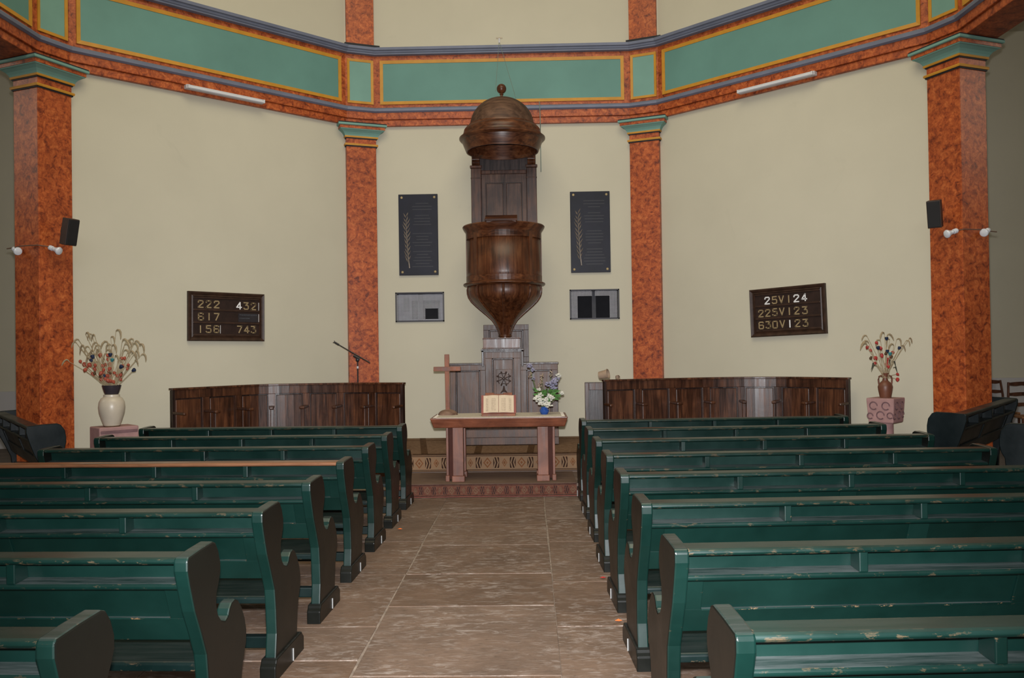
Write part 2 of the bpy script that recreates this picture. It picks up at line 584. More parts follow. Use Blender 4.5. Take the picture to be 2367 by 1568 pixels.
        if bevel:
            b = o.modifiers.new('bevel', 'BEVEL')
            b.width = bevel
            b.segments = seg
            b.limit_method = 'ANGLE'
            b.angle_limit = math.radians(35)
            b.harden_normals = False
        return o


def empty(name, loc=(0, 0, 0), rz=0.0):
    o = bpy.data.objects.new(name, None)
    COL.objects.link(o)
    o.location = loc
    o.rotation_euler = (0, 0, rz)
    return o


def tag(o, label, cat, group=None, kind=None):
    o['label'] = label
    o['category'] = cat
    if group:
        o['group'] = group
    if kind:
        o['kind'] = kind
    return o


def struct(o):
    o['kind'] = 'structure'
    return o


KIDS = {}


def copy_tree(o, parent=None):
    c = o.copy()
    COL.objects.link(c)
    c.parent = parent
    for ch in list(o.children):
        copy_tree(ch, c)
    return c


def inst(o, parent, loc=(0, 0, 0), rot=(0, 0, 0), scale=1.0):
    c = o.copy()
    COL.objects.link(c)
    c.parent = parent
    c.location = loc
    c.rotation_euler = rot
    c.scale = (scale,) * 3 if isinstance(scale, (int, float)) else scale
    return c


# ------------------------------------------------------------------ the octagon
D, S, CH = 11.934, 3.962, 0.214
R2 = math.sqrt(0.5)


def oct_poly(sg):
    I = Vector((sg * S / 2, D))
    O = Vector((sg * (S / 2 + S * R2), D - S * R2))
    e1 = Vector((sg * R2, -R2))
    return I + Vector((-sg, 0)) * CH, I + e1 * CH, O - e1 * CH, O + Vector((0, -1)) * CH, O + Vector((0, -6.2))


lp, rp = oct_poly(-1), oct_poly(1)
POLY = [lp[4], lp[3], lp[2], lp[1], lp[0], rp[0], rp[1], rp[2], rp[3], rp[4]]   # left to right
SEGN = ['side_left', 'corner', 'oblique_left', 'corner', 'back', 'corner', 'oblique_right', 'corner', 'side_right']


def seg_normal(i):
    d = (POLY[i + 1] - POLY[i]).normalized()
    return Vector((-d.y, d.x))     # outward (away from the room)


def off_pt(i, off):
    """vertex i of the octagon moved outward by off, mitred"""
    if i == 0:
        return POLY[0] + seg_normal(0) * off
    if i == len(POLY) - 1:
        return POLY[-1] + seg_normal(len(POLY) - 2) * off
    a, b = seg_normal(i - 1), seg_normal(i)
    m = (a + b).normalized()
    return POLY[i] + m * (off / m.dot(a))


def sweep(mb, prof, i0=0, i1=None):
    """closed profile of (offset, z) swept along the octagon"""
    i1 = len(POLY) - 1 if i1 is None else i1
    n = len(prof)
    vs, fs = [], []
    for i in range(i0, i1 + 1):
        for off, z in prof:
            p = off_pt(i, off)
            vs.append((p.x, p.y, z))
    for k in range(i1 - i0):
        for j in range(n):
            j2 = (j + 1) % n
            fs.append((k * n + j, k * n + j2, (k + 1) * n + j2, (k + 1) * n + j))
    fs.append(tuple(range(n)))
    fs.append(tuple((i1 - i0) * n + j for j in range(n - 1, -1, -1)))
    return mb.add(vs, fs)


WOFF = 0.08           # the plaster lies this far behind the entablature
ZB, ZT = 4.72, 5.78   # entablature bottom and top
WY = D + WOFF         # back wall plane

# lower walls -----------------------------------------------------------
# back wall with two grille openings
holes = [(-1.510, -0.868, 1.995, 2.385), (0.918, 1.575, 1.995, 2.388)]
xs = sorted({-2.2, 2.2} | {h[0] for h in holes} | {h[1] for h in holes})
zs = sorted({0.0, ZB + 0.3} | {h[2] for h in holes} | {h[3] for h in holes})
mb = MB()
for i in range(len(xs) - 1):
    for j in range(len(zs) - 1):
        cx, cz = (xs[i] + xs[i + 1]) / 2, (zs[j] + zs[j + 1]) / 2
        if any(h[0] < cx < h[1] and h[2] < cz < h[3] for h in holes):
            continue
        mb.add([(xs[i], WY, zs[j]), (xs[i + 1], WY, zs[j]), (xs[i + 1], WY, zs[j + 1]), (xs[i], WY, zs[j + 1])], [(0, 1, 2, 3)])
wall_back = struct(mb.build('wall_back', 'plaster', fix=True))
for (a, b, c, d), deep in zip(holes, (0.16, 0.5)):      # the niches behind the grilles, sides only
    mb = MB()
    y0, y1 = WY, WY + deep
    mb.add([(a, y0, c), (b, y0, c), (b, y0, d), (a, y0, d), (a, y1, c), (b, y1, c), (b, y1, d), (a, y1, d)],
           [(0, 1, 5, 4), (1, 2, 6, 5), (2, 3, 7, 6), (3, 0, 4, 7), (4, 5, 6, 7)])
    mb.build('niche', 'grille_back' if deep < 0.3 else 'grille_dark', wall_back)

for sg, nm in ((-1, 'left'), (1, 'right')):
    mb = MB()
    I = Vector((sg * S / 2, D))
    e1 = Vector((sg * R2, -R2))
    nn = Vector((sg * R2, R2))
    a, b = I - e1 * 0.1 + nn * WOFF, I + e1 * (S + 0.05) + nn * WOFF
    c, d = b + nn * 0.3, a + nn * 0.3
    mb.prism_z([tuple(a), tuple(b), tuple(c), tuple(d)], 0, ZB + 0.3)
    struct(mb.build('wall_' + nm, 'plaster'))

# upper wall above the entablature all round
mb = MB()
sweep(mb, [(0.05, ZT - 0.1), (0.05, 9.6), (0.3, 9.6), (0.3, ZT - 0.1)])
struct(mb.build('wall_upper', 'plaster'))

# wings: plain walls behind the side openings
for sg, nm in ((-1, 'wing_left'), (1, 'wing_right')):
    mb = MB()
    y0 = 14.6
    xa, xb = sg * 4.2, sg * 10.2
    mb.box(min(xa, xb), max(xa, xb), y0, y0 + 0.3, 0.0, 6.8)
    mb.box(min(sg * 10.2, sg * 10.5), max(sg * 10.2, sg * 10.5), -4.2, y0 + 0.3, 0.0, 6.8)
    struct(mb.build('wall_' + nm, 'plaster'))
    mb = MB()
    mb.box(min(xa, xb), max(xa, xb), y0 - 0.05, y0, 0.0, 0.98)
    struct(mb.build('baseboard_' + nm, 'stone_dado'))
    mb = MB()
    xo = [sg * 5.1, sg * 10.5]
    mb.box(min(xo), max(xo), -4.2, 14.9, 6.8, 7.0)
    struct(mb.build('ceiling_' + nm, 'ceiling_paint'))
mb = MB()
mb.box(-10.5, 10.5, -4.5, -4.2, 0, 9.8)
struct(mb.build('wall_entrance', 'plaster'))
mb = MB()
mb.box(-5.4, 5.4, -4.2, 12.5, 9.6, 9.8)
struct(mb.build('ceiling', 'ceiling_paint'))
mb = MB()
for sg in (-1, 1):
    x0, x1 = sorted((sg * 5.05, sg * 5.25))
    mb.box(x0, x1, -4.2, 3.2, ZB, 9.6)
struct(mb.build('wall_gallery', 'plaster'))

# entablature -----------------------------------------------------------
trim = struct(empty('trim_1'))
mb = MB()
sweep(mb, [(0.025, ZB), (0.025, 4.805), (0.30, 4.805), (0.42, ZB + 0.02), (0.42, ZB)])
mb.build('lower_fascia', 'marbling', trim, bevel=0.006)
mb = MB()
sweep(mb, [(0.0, 4.805), (0.0, 4.905), (0.42, 4.905), (0.42, 4.805)])
mb.build('upper_fascia', 'marbling', trim, bevel=0.006)
mb = MB()
sweep(mb, [(-0.005, 4.900), (-0.035, 4.915), (-0.04, 4.945), (-0.02, 4.965), (0.0, 4.968), (0.2, 4.968), (0.2, 4.900)])
mb.build('string_moulding', 'slate_blue', trim)
mb = MB()
sweep(mb, [(0.03, 4.965), (0.03, 5.705), (0.42, 5.705), (0.42, 4.965)])
mb.build('frieze_board', 'marbling', trim)
mb = MB()
sweep(mb, [(0.02, 5.700), (-0.03, 5.705), (-0.035, 5.722), (-0.05, 5.727), (-0.06, 5.747), (-0.085, 5.752), (-0.095, 5.785), (0.1, 5.795), (0.42, 5.795), (0.42, 5.700)])
mb.build('cornice', 'slate_blue', trim)
# frieze panels with ochre frames
for i in range(len(POLY) - 1):
    n2 = seg_normal(i)
    a, b = off_pt(i, 0.03), off_pt(i + 1, 0.03)
    L = (b - a).length
    d = (b - a) / L
    corner = SEGN[i] == 'corner'
    m0 = 0.022 if corner else 0.075
    fw = 0.044 if not corner else 0.034
    runs = [(m0, L - m0)]
    if SEGN[i].startswith('side'):
        runs = [(m0, L * 0.48), (L * 0.52, L - m0)]
    for s0, s1 in runs:
        z0, z1 = 5.020, 5.635

        def P(s, off, z):
            q = a + d * s + n2 * off
            return (q.x, q.y, z)
        # frame: four mitred bars
        outer = [(s0, z0), (s1, z0), (s1, z1), (s0, z1)]
        inner = [(s0 + fw, z0 + fw), (s1 - fw, z0 + fw), (s1 - fw, z1 - fw), (s0 + fw, z1 - fw)]
        mb = MB()
        for k in range(4):
            k2 = (k + 1) % 4
            vs = [P(outer[k][0], 0.01, outer[k][1]), P(outer[k2][0], 0.01, outer[k2][1]), P(inner[k2][0], 0.01, inner[k2][1]), P(inner[k][0], 0.01, inner[k][1]),
                  P(outer[k][0], -0.016, outer[k][1]), P(outer[k2][0], -0.016, outer[k2][1]), P(inner[k2][0], -0.009, inner[k2][1]), P(inner[k][0], -0.009, inner[k][1])]
            mb.add(vs, [(4, 5, 6, 7), (0, 1, 5, 4), (2, 3, 7, 6), (1, 2, 6, 5), (3, 0, 4, 7)])
        panel = MB()
        panel.add([P(s0 + fw * 0.8, -0.003, z0 + fw * 0.8), P(s1 - fw * 0.8, -0.003, z0 + fw * 0.8), P(s1 - fw * 0.8, -0.003, z1 - fw * 0.8), P(s0 + fw * 0.8, -0.003, z1 - fw * 0.8),
                   P(s0 + fw * 0.8, 0.02, z0 + fw * 0.8), P(s1 - fw * 0.8, 0.02, z0 + fw * 0.8), P(s1 - fw * 0.8, 0.02, z1 - fw * 0.8), P(s0 + fw * 0.8, 0.02, z1 - fw * 0.8)],
                  [(0, 1, 2, 3), (4, 7, 6, 5), (0, 4, 5, 1), (1, 5, 6, 2), (2, 6, 7, 3), (3, 7, 4, 0)])
        po = panel.build('frieze_panel', 'teal_pale' if corner else 'teal', trim, fix=True)
        mb.build('panel_frame', 'ochre', po, fix=True)


# columns ---------------------------------------------------------------
def column(i, depth, label, name):
    """square column whose front is corner face i of the octagon; local y runs outward, local x along the face"""
    a, b = POLY[i], POLY[i + 1]
    mid = (a + b) / 2
    n2 = seg_normal(i)
    d = (b - a).normalized()
    root = empty(name, (mid.x, mid.y, 0), math.atan2(d.y, d.x))
    hw = (b - a).length / 2 + 0.008

    def ring(mb, rows):
        for k in range(len(rows) - 1):
            (p0, z0), (p1, z1) = rows[k], rows[k + 1]
            q = lambda p, z: [(-hw - p, -p, z), (hw + p, -p, z), (hw + p, depth + p, z), (-hw - p, depth + p, z)]
            mb.add(q(p0, z0) + q(p1, z1), [(0, 1, 5, 4), (1, 2, 6, 5), (2, 3, 7, 6), (3, 0, 4, 7)])
        p0, z0 = rows[0]
        p1, z1 = rows[-1]
        mb.add([(-hw - p0, -p0, z0), (hw + p0, -p0, z0), (hw + p0, depth + p0, z0), (-hw - p0, depth + p0, z0)], [(0, 3, 2, 1)])
        mb.add([(-hw - p1, -p1, z1), (hw + p1, -p1, z1), (hw + p1, depth + p1, z1), (-hw - p1, depth + p1, z1)], [(0, 1, 2, 3)])
        return mb
    ring(MB(), [(0, 0), (0, 4.44)]).build('shaft', 'marbling', root, bevel=0.006)
    cap = ring(MB(), [(0.105, 4.640), (0.105, 4.678)]).build('capital', 'marbling', root)
    ring(MB(), [(0, 4.455), (0, 4.535)]).build('necking', 'marbling', cap)
    ring(MB(), [(0.022, 4.425), (0.026, 4.44), (0.022, 4.452)]).build('lower_fillet', 'ochre', cap)
    ring(MB(), [(0.012, 4.410), (0.012, 4.425)]).build('lower_shadow_line', 'black_line', cap)
    ring(MB(), [(0.010, 4.520), (0.012, 4.533)]).build('upper_shadow_line', 'black_line', cap)
    ring(MB(), [(0.022, 4.533), (0.026, 4.545), (0.024, 4.556)]).build('upper_fillet', 'ochre', cap)
    ring(MB(), [(0.024, 4.556), (0.032, 4.575), (0.05, 4.600), (0.08, 4.622), (0.098, 4.630), (0.098, 4.640)]).build('cavetto', 'teal_pale', cap)
    ring(MB(), [(0.118, 4.678), (0.128, 4.684), (0.128, 4.708)]).build('abacus', 'teal_pale', cap)
    ring(MB(), [(0.128, 4.708), (0.120, 4.724)]).build('top_line', 'black_line', cap)
    # upper pilaster standing on the cornice
    return root, ring


for i, dep, lab, nm in ((1, 0.37, 'orange marbled square column with black speaker beside left hymn board wall', 'column'),
                        (3, 0.25, 'slim orange marbled pilaster behind the microphone stand', 'pilaster'),
                        (5, 0.25, 'slim orange marbled pilaster behind the stall with beige cups', 'pilaster'),
                        (7, 0.37, 'orange marbled square column in front of the wooden chairs', 'column')):
    root, ring = column(i, dep, lab, nm)
    tag(root, lab, 'column', 'orange marbled columns')
for i, lab in ((3, 'short orange marbled upper pilaster on the cornice, left of the dome'),
               (5, 'short orange marbled upper pilaster on the cornice, right of the dome')):
    a, b = off_pt(i, 0.0), off_pt(i + 1, 0.0)
    mid = (a + b) / 2
    d = (b - a).normalized()
    up = empty('upper_pilaster', (mid.x, mid.y, ZT), math.atan2(d.y, d.x))
    hw = (b - a).length / 2 - 0.005
    MB().box(-hw, hw, 0.0, 0.25, 0.045, 3.8).build('shaft', 'marbling', up, bevel=0.006)
    MB().box(-hw - 0.03, hw + 0.07, -0.05, 0.25, 0.01, 0.05).build('base', 'black_line', up)
    tag(up, lab, 'pilaster', 'upper pilasters')

# floor -----------------------------------------------------------------
mb = MB()
mb.box(-10.5, 10.5, -4.5, 14.9, -0.1, 0.0)
floor = struct(mb.build('floor', ['grout']))
for sg in (-1, 1):
    x0, x1 = sorted((sg * 4.7, sg * 10.4))
    MB().box(x0, x1, -4, 14.6, 0.0, 0.004).build('wing_paving', 'wing_floor', floor)
rs = random.Random(3)
colx = [-4.7, -3.75, -2.75, -1.62, -0.57, 0.462, 1.45, 2.5, 3.6, 4.7]
cent = [9.3, 8.62, 7.80, 7.00, 6.115, 5.35, 4.212, 3.2, 2.2, 1.3, 0.4]
left = [9.3, 8.3, 7.15, 6.113, 4.964, 4.428, 3.4, 2.3, 1.2, 0.4]
right = [9.3, 8.05, 7.10, 5.879, 4.947, 3.9, 2.9, 1.9, 0.9]
for ci in range(len(colx) - 1):
    if ci == 4:
        ys = cent
    elif ci == 3:
        ys = left
    elif ci == 5:
        ys = right
    else:
        ys, y = [9.3], 9.3
        while y > 0.6:
            y -= rs.uniform(0.75, 1.25)
            ys.append(y)
    for k in range(len(ys) - 1):
        g = 0.0045
        x0, x1 = colx[ci] + g, colx[ci + 1] - g
        y1, y0 = ys[k] - g, ys[k + 1] + g
        j = lambda: rs.uniform(-0.012, 0.012)
        hx, hy = (x1 - x0) / 2, (y1 - y0) / 2
        z = 0.004 + rs.uniform(0, 0.0015)
        pts = [(-hx + j() * .5, -hy + j() * .5), (hx + j() * .5, -hy + j() * .5), (hx + j() * .5, hy + j() * .5), (-hx + j() * .5, hy + j() * .5)]
        MB().prism_z(pts, -0.005, z).build('flagstone', 'flagstone', floor, bevel=0.003, loc=((x0 + x1) / 2, (y0 + y1) / 2, 0))

# dais ------------------------------------------------------------------
D1, H1, D2, H2 = 9.26, 0.15, 10.12, 0.36
mb = MB()
mb.prism_z([(-1.12, D1), (0.835, D1), (0.835, 9.6), (1.16, 9.7), (1.16, 10.0), (1.7, WY), (-1.7, WY), (-1.12, 10.0)], 0.0, H1 - 0.01)
dais = struct(mb.build('floor_dais_step', 'dais_stone'))
mb = MB()
mb.prism_z([(-1.09, D2), (1.14, D2), (1.66, WY - 0.01), (-1.66, WY - 0.01)], H1 - 0.01, H2 - 0.012)
struct(mb.build('floor_dais', 'dais_stone'))
# runner over the lower step
rug = empty('rug', (-0.155, D1, 0))
MB().box(-0.97, 0.97, -0.012, D2 - D1 - 0.02, H1 - 0.01, H1).build('field', 'step_carpet', rug, bevel=0.004)
bo = MB().box(-0.97, 0.97, -0.016, -0.002, -1, 1).build('border', 'rug_red', rug, loc=(0, 0, 0.078))
bo.scale = (1, 1, 0.068)
MB().box(-0.97, 0.97, -0.035, -0.002, 0.010, 0.014).build('fringe', 'book_red', rug)
tag(rug, 'brown rug with red patterned border draped over the lower altar step', 'rug')
car = empty('carpet', (0.02, D2, 0))
mb = MB()
mb.prism_z([(-1.10, -0.01), (1.12, -0.01), (1.62, WY - D2 - 0.015), (-1.62, WY - D2 - 0.015)], H2 - 0.012, H2)
mb.build('field', 'carpet_field', car)
bo = MB().box(-1.10, 1.12, -0.014, -0.001, -1, 1).build('border', 'carpet_border', car, loc=(0, 0, (H1 + H2) / 2 + 0.004))
bo.scale = (1, 1, (H2 - H1) / 2 - 0.004)
for x0, x1, sl in ((-0.98, -0.90, -0.25), (-0.36, -0.28, -0.05), (0.26, 0.34, 0.05), (0.92, 1.00, 0.25)):
    MB().add([(x0, 0.02, H2 + 0.001), (x1, 0.02, H2 + 0.001), (x1 + sl, 1.85, H2 + 0.001), (x0 + sl, 1.85, H2 + 0.001),
              (x0, 0.02, H2 + 0.004), (x1, 0.02, H2 + 0.004), (x1 + sl, 1.85, H2 + 0.004), (x0 + sl, 1.85, H2 + 0.004)],
             [(4, 5, 6, 7), (0, 1, 5, 4), (1, 2, 6, 5), (2, 3, 7, 6), (3, 0, 4, 7)]).build('woven_band', 'carpet_band', car)
MB().box(-1.08, 1.10, 0.0, 0.05, H2, H2 + 0.004).build('edge_band', 'carpet_band', car)
MB().box(-1.5, 1.5, 1.55, 1.60, H2, H2 + 0.003).build('woven_band', 'carpet_band', car)
tag(car, 'beige and brown patterned carpet covering the upper dais', 'carpet')


# ------------------------------------------------------------------ pews
def pew(L, rail='green_rail', label='', mats=None, wing=False):
    g = mats or dict(body='green', rail=rail, seat='green_seat', end='green_end')
    root = empty('pew')
    prof = [(.160, .05), (.188, .22), (.180, .34), (.165, .44), (.115, .54), (.062, .635), (.02, .74), (0, .80), (0, .838), (.012, .85),
            (.12, .856), (.235, .858), (.262, .848), (.292, .81), (.312, .76), (.312, .72), (.292, .68), (.270, .645), (.266, .60), (.284, .555),
            (.315, .525), (.355, .510), (.385, .520), (.402, .545), (.425, .562), (.462, .567), (.50, .552), (.54, .51), (.575, .455), (.594, .40),
            (.588, .345), (.562, .30), (.538, .25), (.524, .16), (.518, .05)]
    q = lambda y: y if (not wing or y < 0.30) else 0.30 + (y - 0.30) * 0.22
    prof = [(q(y), z) for y, z in prof]
    for sx in (-1, 1):
        x0 = sx * L / 2
        xi = x0 - sx * 0.055
        mb = MB()
        mb.prism_x(prof, min(x0, xi), max(x0, xi))
        n = len(prof)
        mb.mi = [0, 0] + [1] * n
        e = mb.build('end_panel', [g['end'], g['body']], root, bevel=0.007)
        a, b = sorted((x0 + sx * 0.012, xi - sx * 0.012))
        fprof = [(.125, 0), (.125, .075), (.140, .092), (.150, .11), (q(.56), .11), (q(.578), .092), (q(.60), .075), (q(.60), 0)]
        MB().prism_x(fprof, a, b).build('foot', [g['end']], e, bevel=0.006)
        c0, c1 = sorted((x0 + sx * 0.012, x0 + sx * 0.017))
        MB().box(c0, c1, q(.40), q(.40) + .004, .012, .075).build('clip', 'white_clip', e)
    a, b = -L / 2 + 0.05, L / 2 - 0.05
    yb = lambda z: 0.066 + (0.735 - z) * 0.42
    MB().prism_x([(.014, .822), (.006, .832), (.010, .842), (.022, .847), (.112, .849), (.118, .842), (.118, .822)], a, b).build('top_rail', g['rail'], root, bevel=0.004)
    MB().prism_x([(.112, .742), (.100, .824), (.120, .824), (.132, .742)], a, b).build('back_board', g['body'], root)
    MB().prism_x([(.030, .728), (.028, .738), (.034, .746), (.125, .753), (.125, .722), (.07, .716), (.045, .720)], a, b).build('ledge', g.get('ledge', 'green_ledge'), root, bevel=0.003)
    nb = 4
    bl = (b - a) / nb
    for k in range(1, nb):
        xc = a + bl * k
        MB().box(xc - .017, xc + .017, .026, .110, .746, .826).build('divider', g['body'], root, bevel=0.004)
    # lower back: framed panels leaning forward
    sl = lambda z0, z1, p0, p1: [(yb(z1) + p0, z1), (yb(z0) + p0, z0), (yb(z0) + p1, z0), (yb(z1) + p1, z1)]
    MB().prism_x(sl(.495, .592, 0, .03), a, b).build('bottom_rail', g['body'], root, bevel=0.003)
    for x0, x1 in ((a, a + .075), (-.05, .05), (b - .075, b)):
        MB().prism_x(sl(.59, .735, 0, .03), x0, x1).build('stile', g['body'], root, bevel=0.003)
    for x0, x1 in ((a + .07, -.045), (.045, b - .07)):
        p = MB().prism_x(sl(.585, .735, .010, .024), x0, x1).build('panel', g['body'], root)
        MB().prism_x([(yb(.594) - .003, .588), (yb(.594) - .003, .594), (yb(.594) + .012, .5955), (yb(.594) + .012, .588)], x0 + .005, x1 - .005).build('panel_bead', g.get('ledge', 'green_ledge'), p)
    MB().prism_x([(.19, .365), (.19, .392), (.20, .40), (q(.555), .405), (q(.57), .395), (q(.57), .365)], a, b).build('seat', g['seat'], root, bevel=0.004)
    MB().box(a, b, q(.31), q(.31) + .05, .105, .165).build('stretcher', g['seat'], root, bevel=0.006)
    return root


ORD = ['front', 'second', 'third', 'fourth', 'fifth', 'sixth', 'seventh', 'eighth']
XL, XR = -0.93, 0.85
LL, LR = 2.64, 2.75
AL, AR = math.radians(-1.6), math.radians(2.4)
protoL = pew(LL)
protoR = pew(LR)
used = set()


def place_pew(proto, loc, rz):
    o = proto if proto.name not in used else copy_tree(proto)
    used.add(proto.name)
    o.location = loc
    o.rotation_euler = (0, 0, rz)
    return o


for k in range(8):                 # k = 0 is the row nearest the entrance
    n = 8 - k
    yl = 2.262 + 0.8833 * k - 0.014
    cxl, cyl = XL - math.cos(AL) * LL / 2, yl - math.sin(AL) * LL / 2
    o = place_pew(protoL, (cxl, cyl, 0), AL)
    if n == 4:
        for ch in o.children:
            if ch.name.startswith('top_rail'):
                ch.data = ch.data.copy()
                ch.data.materials[0] = M['green_worn']
    extra = {4: ' with bare worn top rail', 1: ' before the curved stall', 8: ' nearest the entrance'}.get(n, ' counting from the altar')
    tag(o, f'{ORD[n - 1]} green painted pew left of the aisle{extra}', 'pew', 'green pews left of the aisle')
    yr = 2.2627 + 0.9358 * k - 0.014
    cxr, cyr = XR + math.cos(AR) * LR / 2, yr + math.sin(AR) * LR / 2
    o = place_pew(protoR, (cxr, cyr, 0), AR)
    extra = {1: ' before the curved stall', 8: ' nearest the entrance'}.get(n, ' counting from the altar')
    tag(o, f'{ORD[n - 1]} green painted pew right of the aisle{extra}', 'pew', 'green pews right of the aisle')

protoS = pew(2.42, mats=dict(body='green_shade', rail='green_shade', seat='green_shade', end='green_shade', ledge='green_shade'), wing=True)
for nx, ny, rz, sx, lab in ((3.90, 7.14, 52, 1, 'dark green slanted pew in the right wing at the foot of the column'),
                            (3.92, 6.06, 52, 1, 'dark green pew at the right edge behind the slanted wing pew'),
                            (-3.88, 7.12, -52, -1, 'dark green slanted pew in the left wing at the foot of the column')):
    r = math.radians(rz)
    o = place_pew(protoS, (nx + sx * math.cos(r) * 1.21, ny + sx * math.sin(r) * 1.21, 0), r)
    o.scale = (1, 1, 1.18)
    tag(o, lab, 'pew', 'pews in the side wings')


# ------------------------------------------------------------------ curved stalls
def catmull(pts, n):
    P = [Vector(p) for p in pts]
    P = [P[0] * 2 - P[1]] + P + [P[-1] * 2 - P[-2]]
    out = []
    for i in range(1, len(P) - 2):
        for k in range(n):
            t = k / n
            a, b, c, d = P[i - 1], P[i], P[i + 1], P[i + 2]
            out.append(0.5 * ((2 * b) + (c - a) * t + (2 * a - 5 * b + 4 * c - d) * t * t + (3 * b - a - 3 * c + d) * t ** 3))
    out.append(P[-2])
    return out


def arc_sampler(pts):
    c = catmull(pts, 12)
    L = [0.0]
    for i in range(1, len(c)):
        L.append(L[-1] + (c[i] - c[i - 1]).length)

    def at(s):
        s = max(0, min(L[-1], s))
        for i in range(1, len(c)):
            if L[i] >= s:
                t = (s - L[i - 1]) / max(1e-9, L[i] - L[i - 1])
                p = c[i - 1].lerp(c[i], t)
                d = (c[min(i + 1, len(c) - 1)] - c[max(i - 2, 0)]).normalized()
                return p, d
        return c[-1], (c[-1] - c[-2]).normalized()
    return at, L[-1]


def curved_board(mb, at, s0, s1, o0, o1, z0, z1, nseg=4):
    """board following the arc between arc lengths s0, s1; o = distance towards the room"""
    vs, fs = [], []
    for k in range(nseg + 1):
        p, d = at(s0 + (s1 - s0) * k / nseg)
        n = Vector((d.y, -d.x))
        if n.y > 0:
            n = -n
        for o, z in ((o0, z0), (o1, z0), (o1, z1), (o0, z1)):
            q = p + n * o
            vs.append((q.x, q.y, z))
    for k in range(nseg):
        for j in range(4):
            j2 = (j + 1) % 4
            fs.append((k * 4 + j, k * 4 + j2, k * 4 + 4 + j2, k * 4 + 4 + j))
    fs.append((0, 1, 2, 3))
    fs.append(tuple(nseg * 4 + j for j in (3, 2, 1, 0)))
    return mb.add(vs, fs)


def stall(pts, ztop, bays, label, seatd):
    root = empty('curved_stall', (pts[0][0], pts[0][1], 0))
    loc = [(p[0] - pts[0][0], p[1] - pts[0][1]) for p in pts]
    at, L = arc_sampler(loc)

    def bb(name, mat, s0, s1, o0, o1, z0, z1, nseg=4, bevel=0.0, par=None):
        mb = MB()
        curved_board(mb, at, s0, s1, o0, o1, z0, z1, nseg)
        return mb.build(name, mat, par or root, fix=True, bevel=bevel)
    bb('back', 'walnut_dark', 0.01, L - 0.01, -0.03, 0.0, 0.0, ztop - 0.03, 24)
    bb('cap_rail', 'walnut', 0, L, -0.04, 0.045, ztop - 0.022, ztop, 24, 0.004)
    bb('top_rail', 'walnut', 0, L, 0.0, 0.028, ztop - 0.12, ztop - 0.022, 24, 0.003)
    bb('bottom_rail', 'walnut', 0, L, 0.0, 0.028, 0.42, 0.60, 24, 0.003)
    bb('seat', 'walnut', 0.02, L - 0.02, 0.0, seatd, 0.45, 0.485, 24, 0.004)
    bb('seat_front', 'walnut', 0.03, L - 0.03, seatd - 0.05, seatd - 0.025, 0.0, 0.45, 24)
    for k in range(bays + 1):
        s = L * k / bays
        w = 0.045
        a, b = max(0, s - w), min(L, s + w)
        bb('stile', 'walnut', a, b, 0.0, 0.026, 0.60, ztop - 0.12, 2, 0.003)
        arm = bb('armrest', 'walnut', max(0, s - 0.035), min(L, s + 0.035), 0.02, seatd - 0.04, 0.905, 0.935, 1, 0.008)
        if 0 < k < bays:
            bb('arm_post', 'walnut', s - 0.022, s + 0.022, seatd - 0.12, seatd - 0.07, 0.485, 0.905, 1, 0.006, arm)
        if k < bays:
            m = 'walnut'
            p = bb('panel', m, s + w + 0.012, L * (k + 1) / bays - w - 0.012, 0.0, 0.012, 0.62, ztop - 0.135, 3, 0.006)
    # end boards
    for s, o in ((0.0, 1), (L, -1)):
        bb('end_board', 'walnut_dark', s if o > 0 else s - 0.03, s + 0.03 if o > 0 else s, 0.0, 0.05, 0.0, ztop - 0.022, 1)
    tag(root, label, 'pew', 'curved wooden stalls')
    return root


stall([(-1.189, 10.43), (-1.94, 10.62), (-2.886, 10.55), (-3.366, 10.10), (-3.734, 9.67)], 1.20, 7,
      'curved dark wood panelled stall below the left hymn board', 0.34)
stall([(1.19, 10.20), (1.86, 10.36), (2.617, 10.50), (3.31, 10.38), (3.95, 9.82)], 1.21, 7,
      'curved dark wood panelled stall below the right hymn board', 0.30)
sp = empty('side_screen', (1.03, 11.0, 0))
MB().box(0.0, 0.24, 0.0, 0.03, H2, 1.148).build('board', 'walnut_dark', sp, bevel=0.004)
MB().box(0.0, 0.05, -0.014, 0.0, H2, 1.14).build('stile', 'walnut', sp, bevel=0.004)
MB().box(0.05, 0.24, -0.014, 0.0, 1.05, 1.14).build('rail', 'walnut', sp, bevel=0.004)
tag(sp, 'narrow dark wooden screen behind the end of the right stall', 'screen')
# beige cups left on the right stall
for loc, rot, lab in (((1.20, 10.21, 1.268), (math.radians(78), 0.25, math.radians(62)), 'beige earthenware pot lying tipped on the end of the right stall'),
                      ((1.37, 10.25, 1.237), (math.radians(92), 0, math.radians(10)), 'tiny beige pot half hidden on the right stall top rail')):
    c = MB().lathe([(0.0, -0.05), (0.045, -0.05), (0.052, 0.05), (0.058, 0.052), (0.058, 0.062), (0.05, 0.062), (0.042, -0.04), (0, -0.04)], 20).build(
        'flower_pot', 'cup_beige', None, smooth=False, loc=loc, rot=rot, fix=True)
    if 'hidden' in lab:
        c.scale = (0.44,) * 3
    tag(c, lab, 'pot', 'beige pots on the stall')

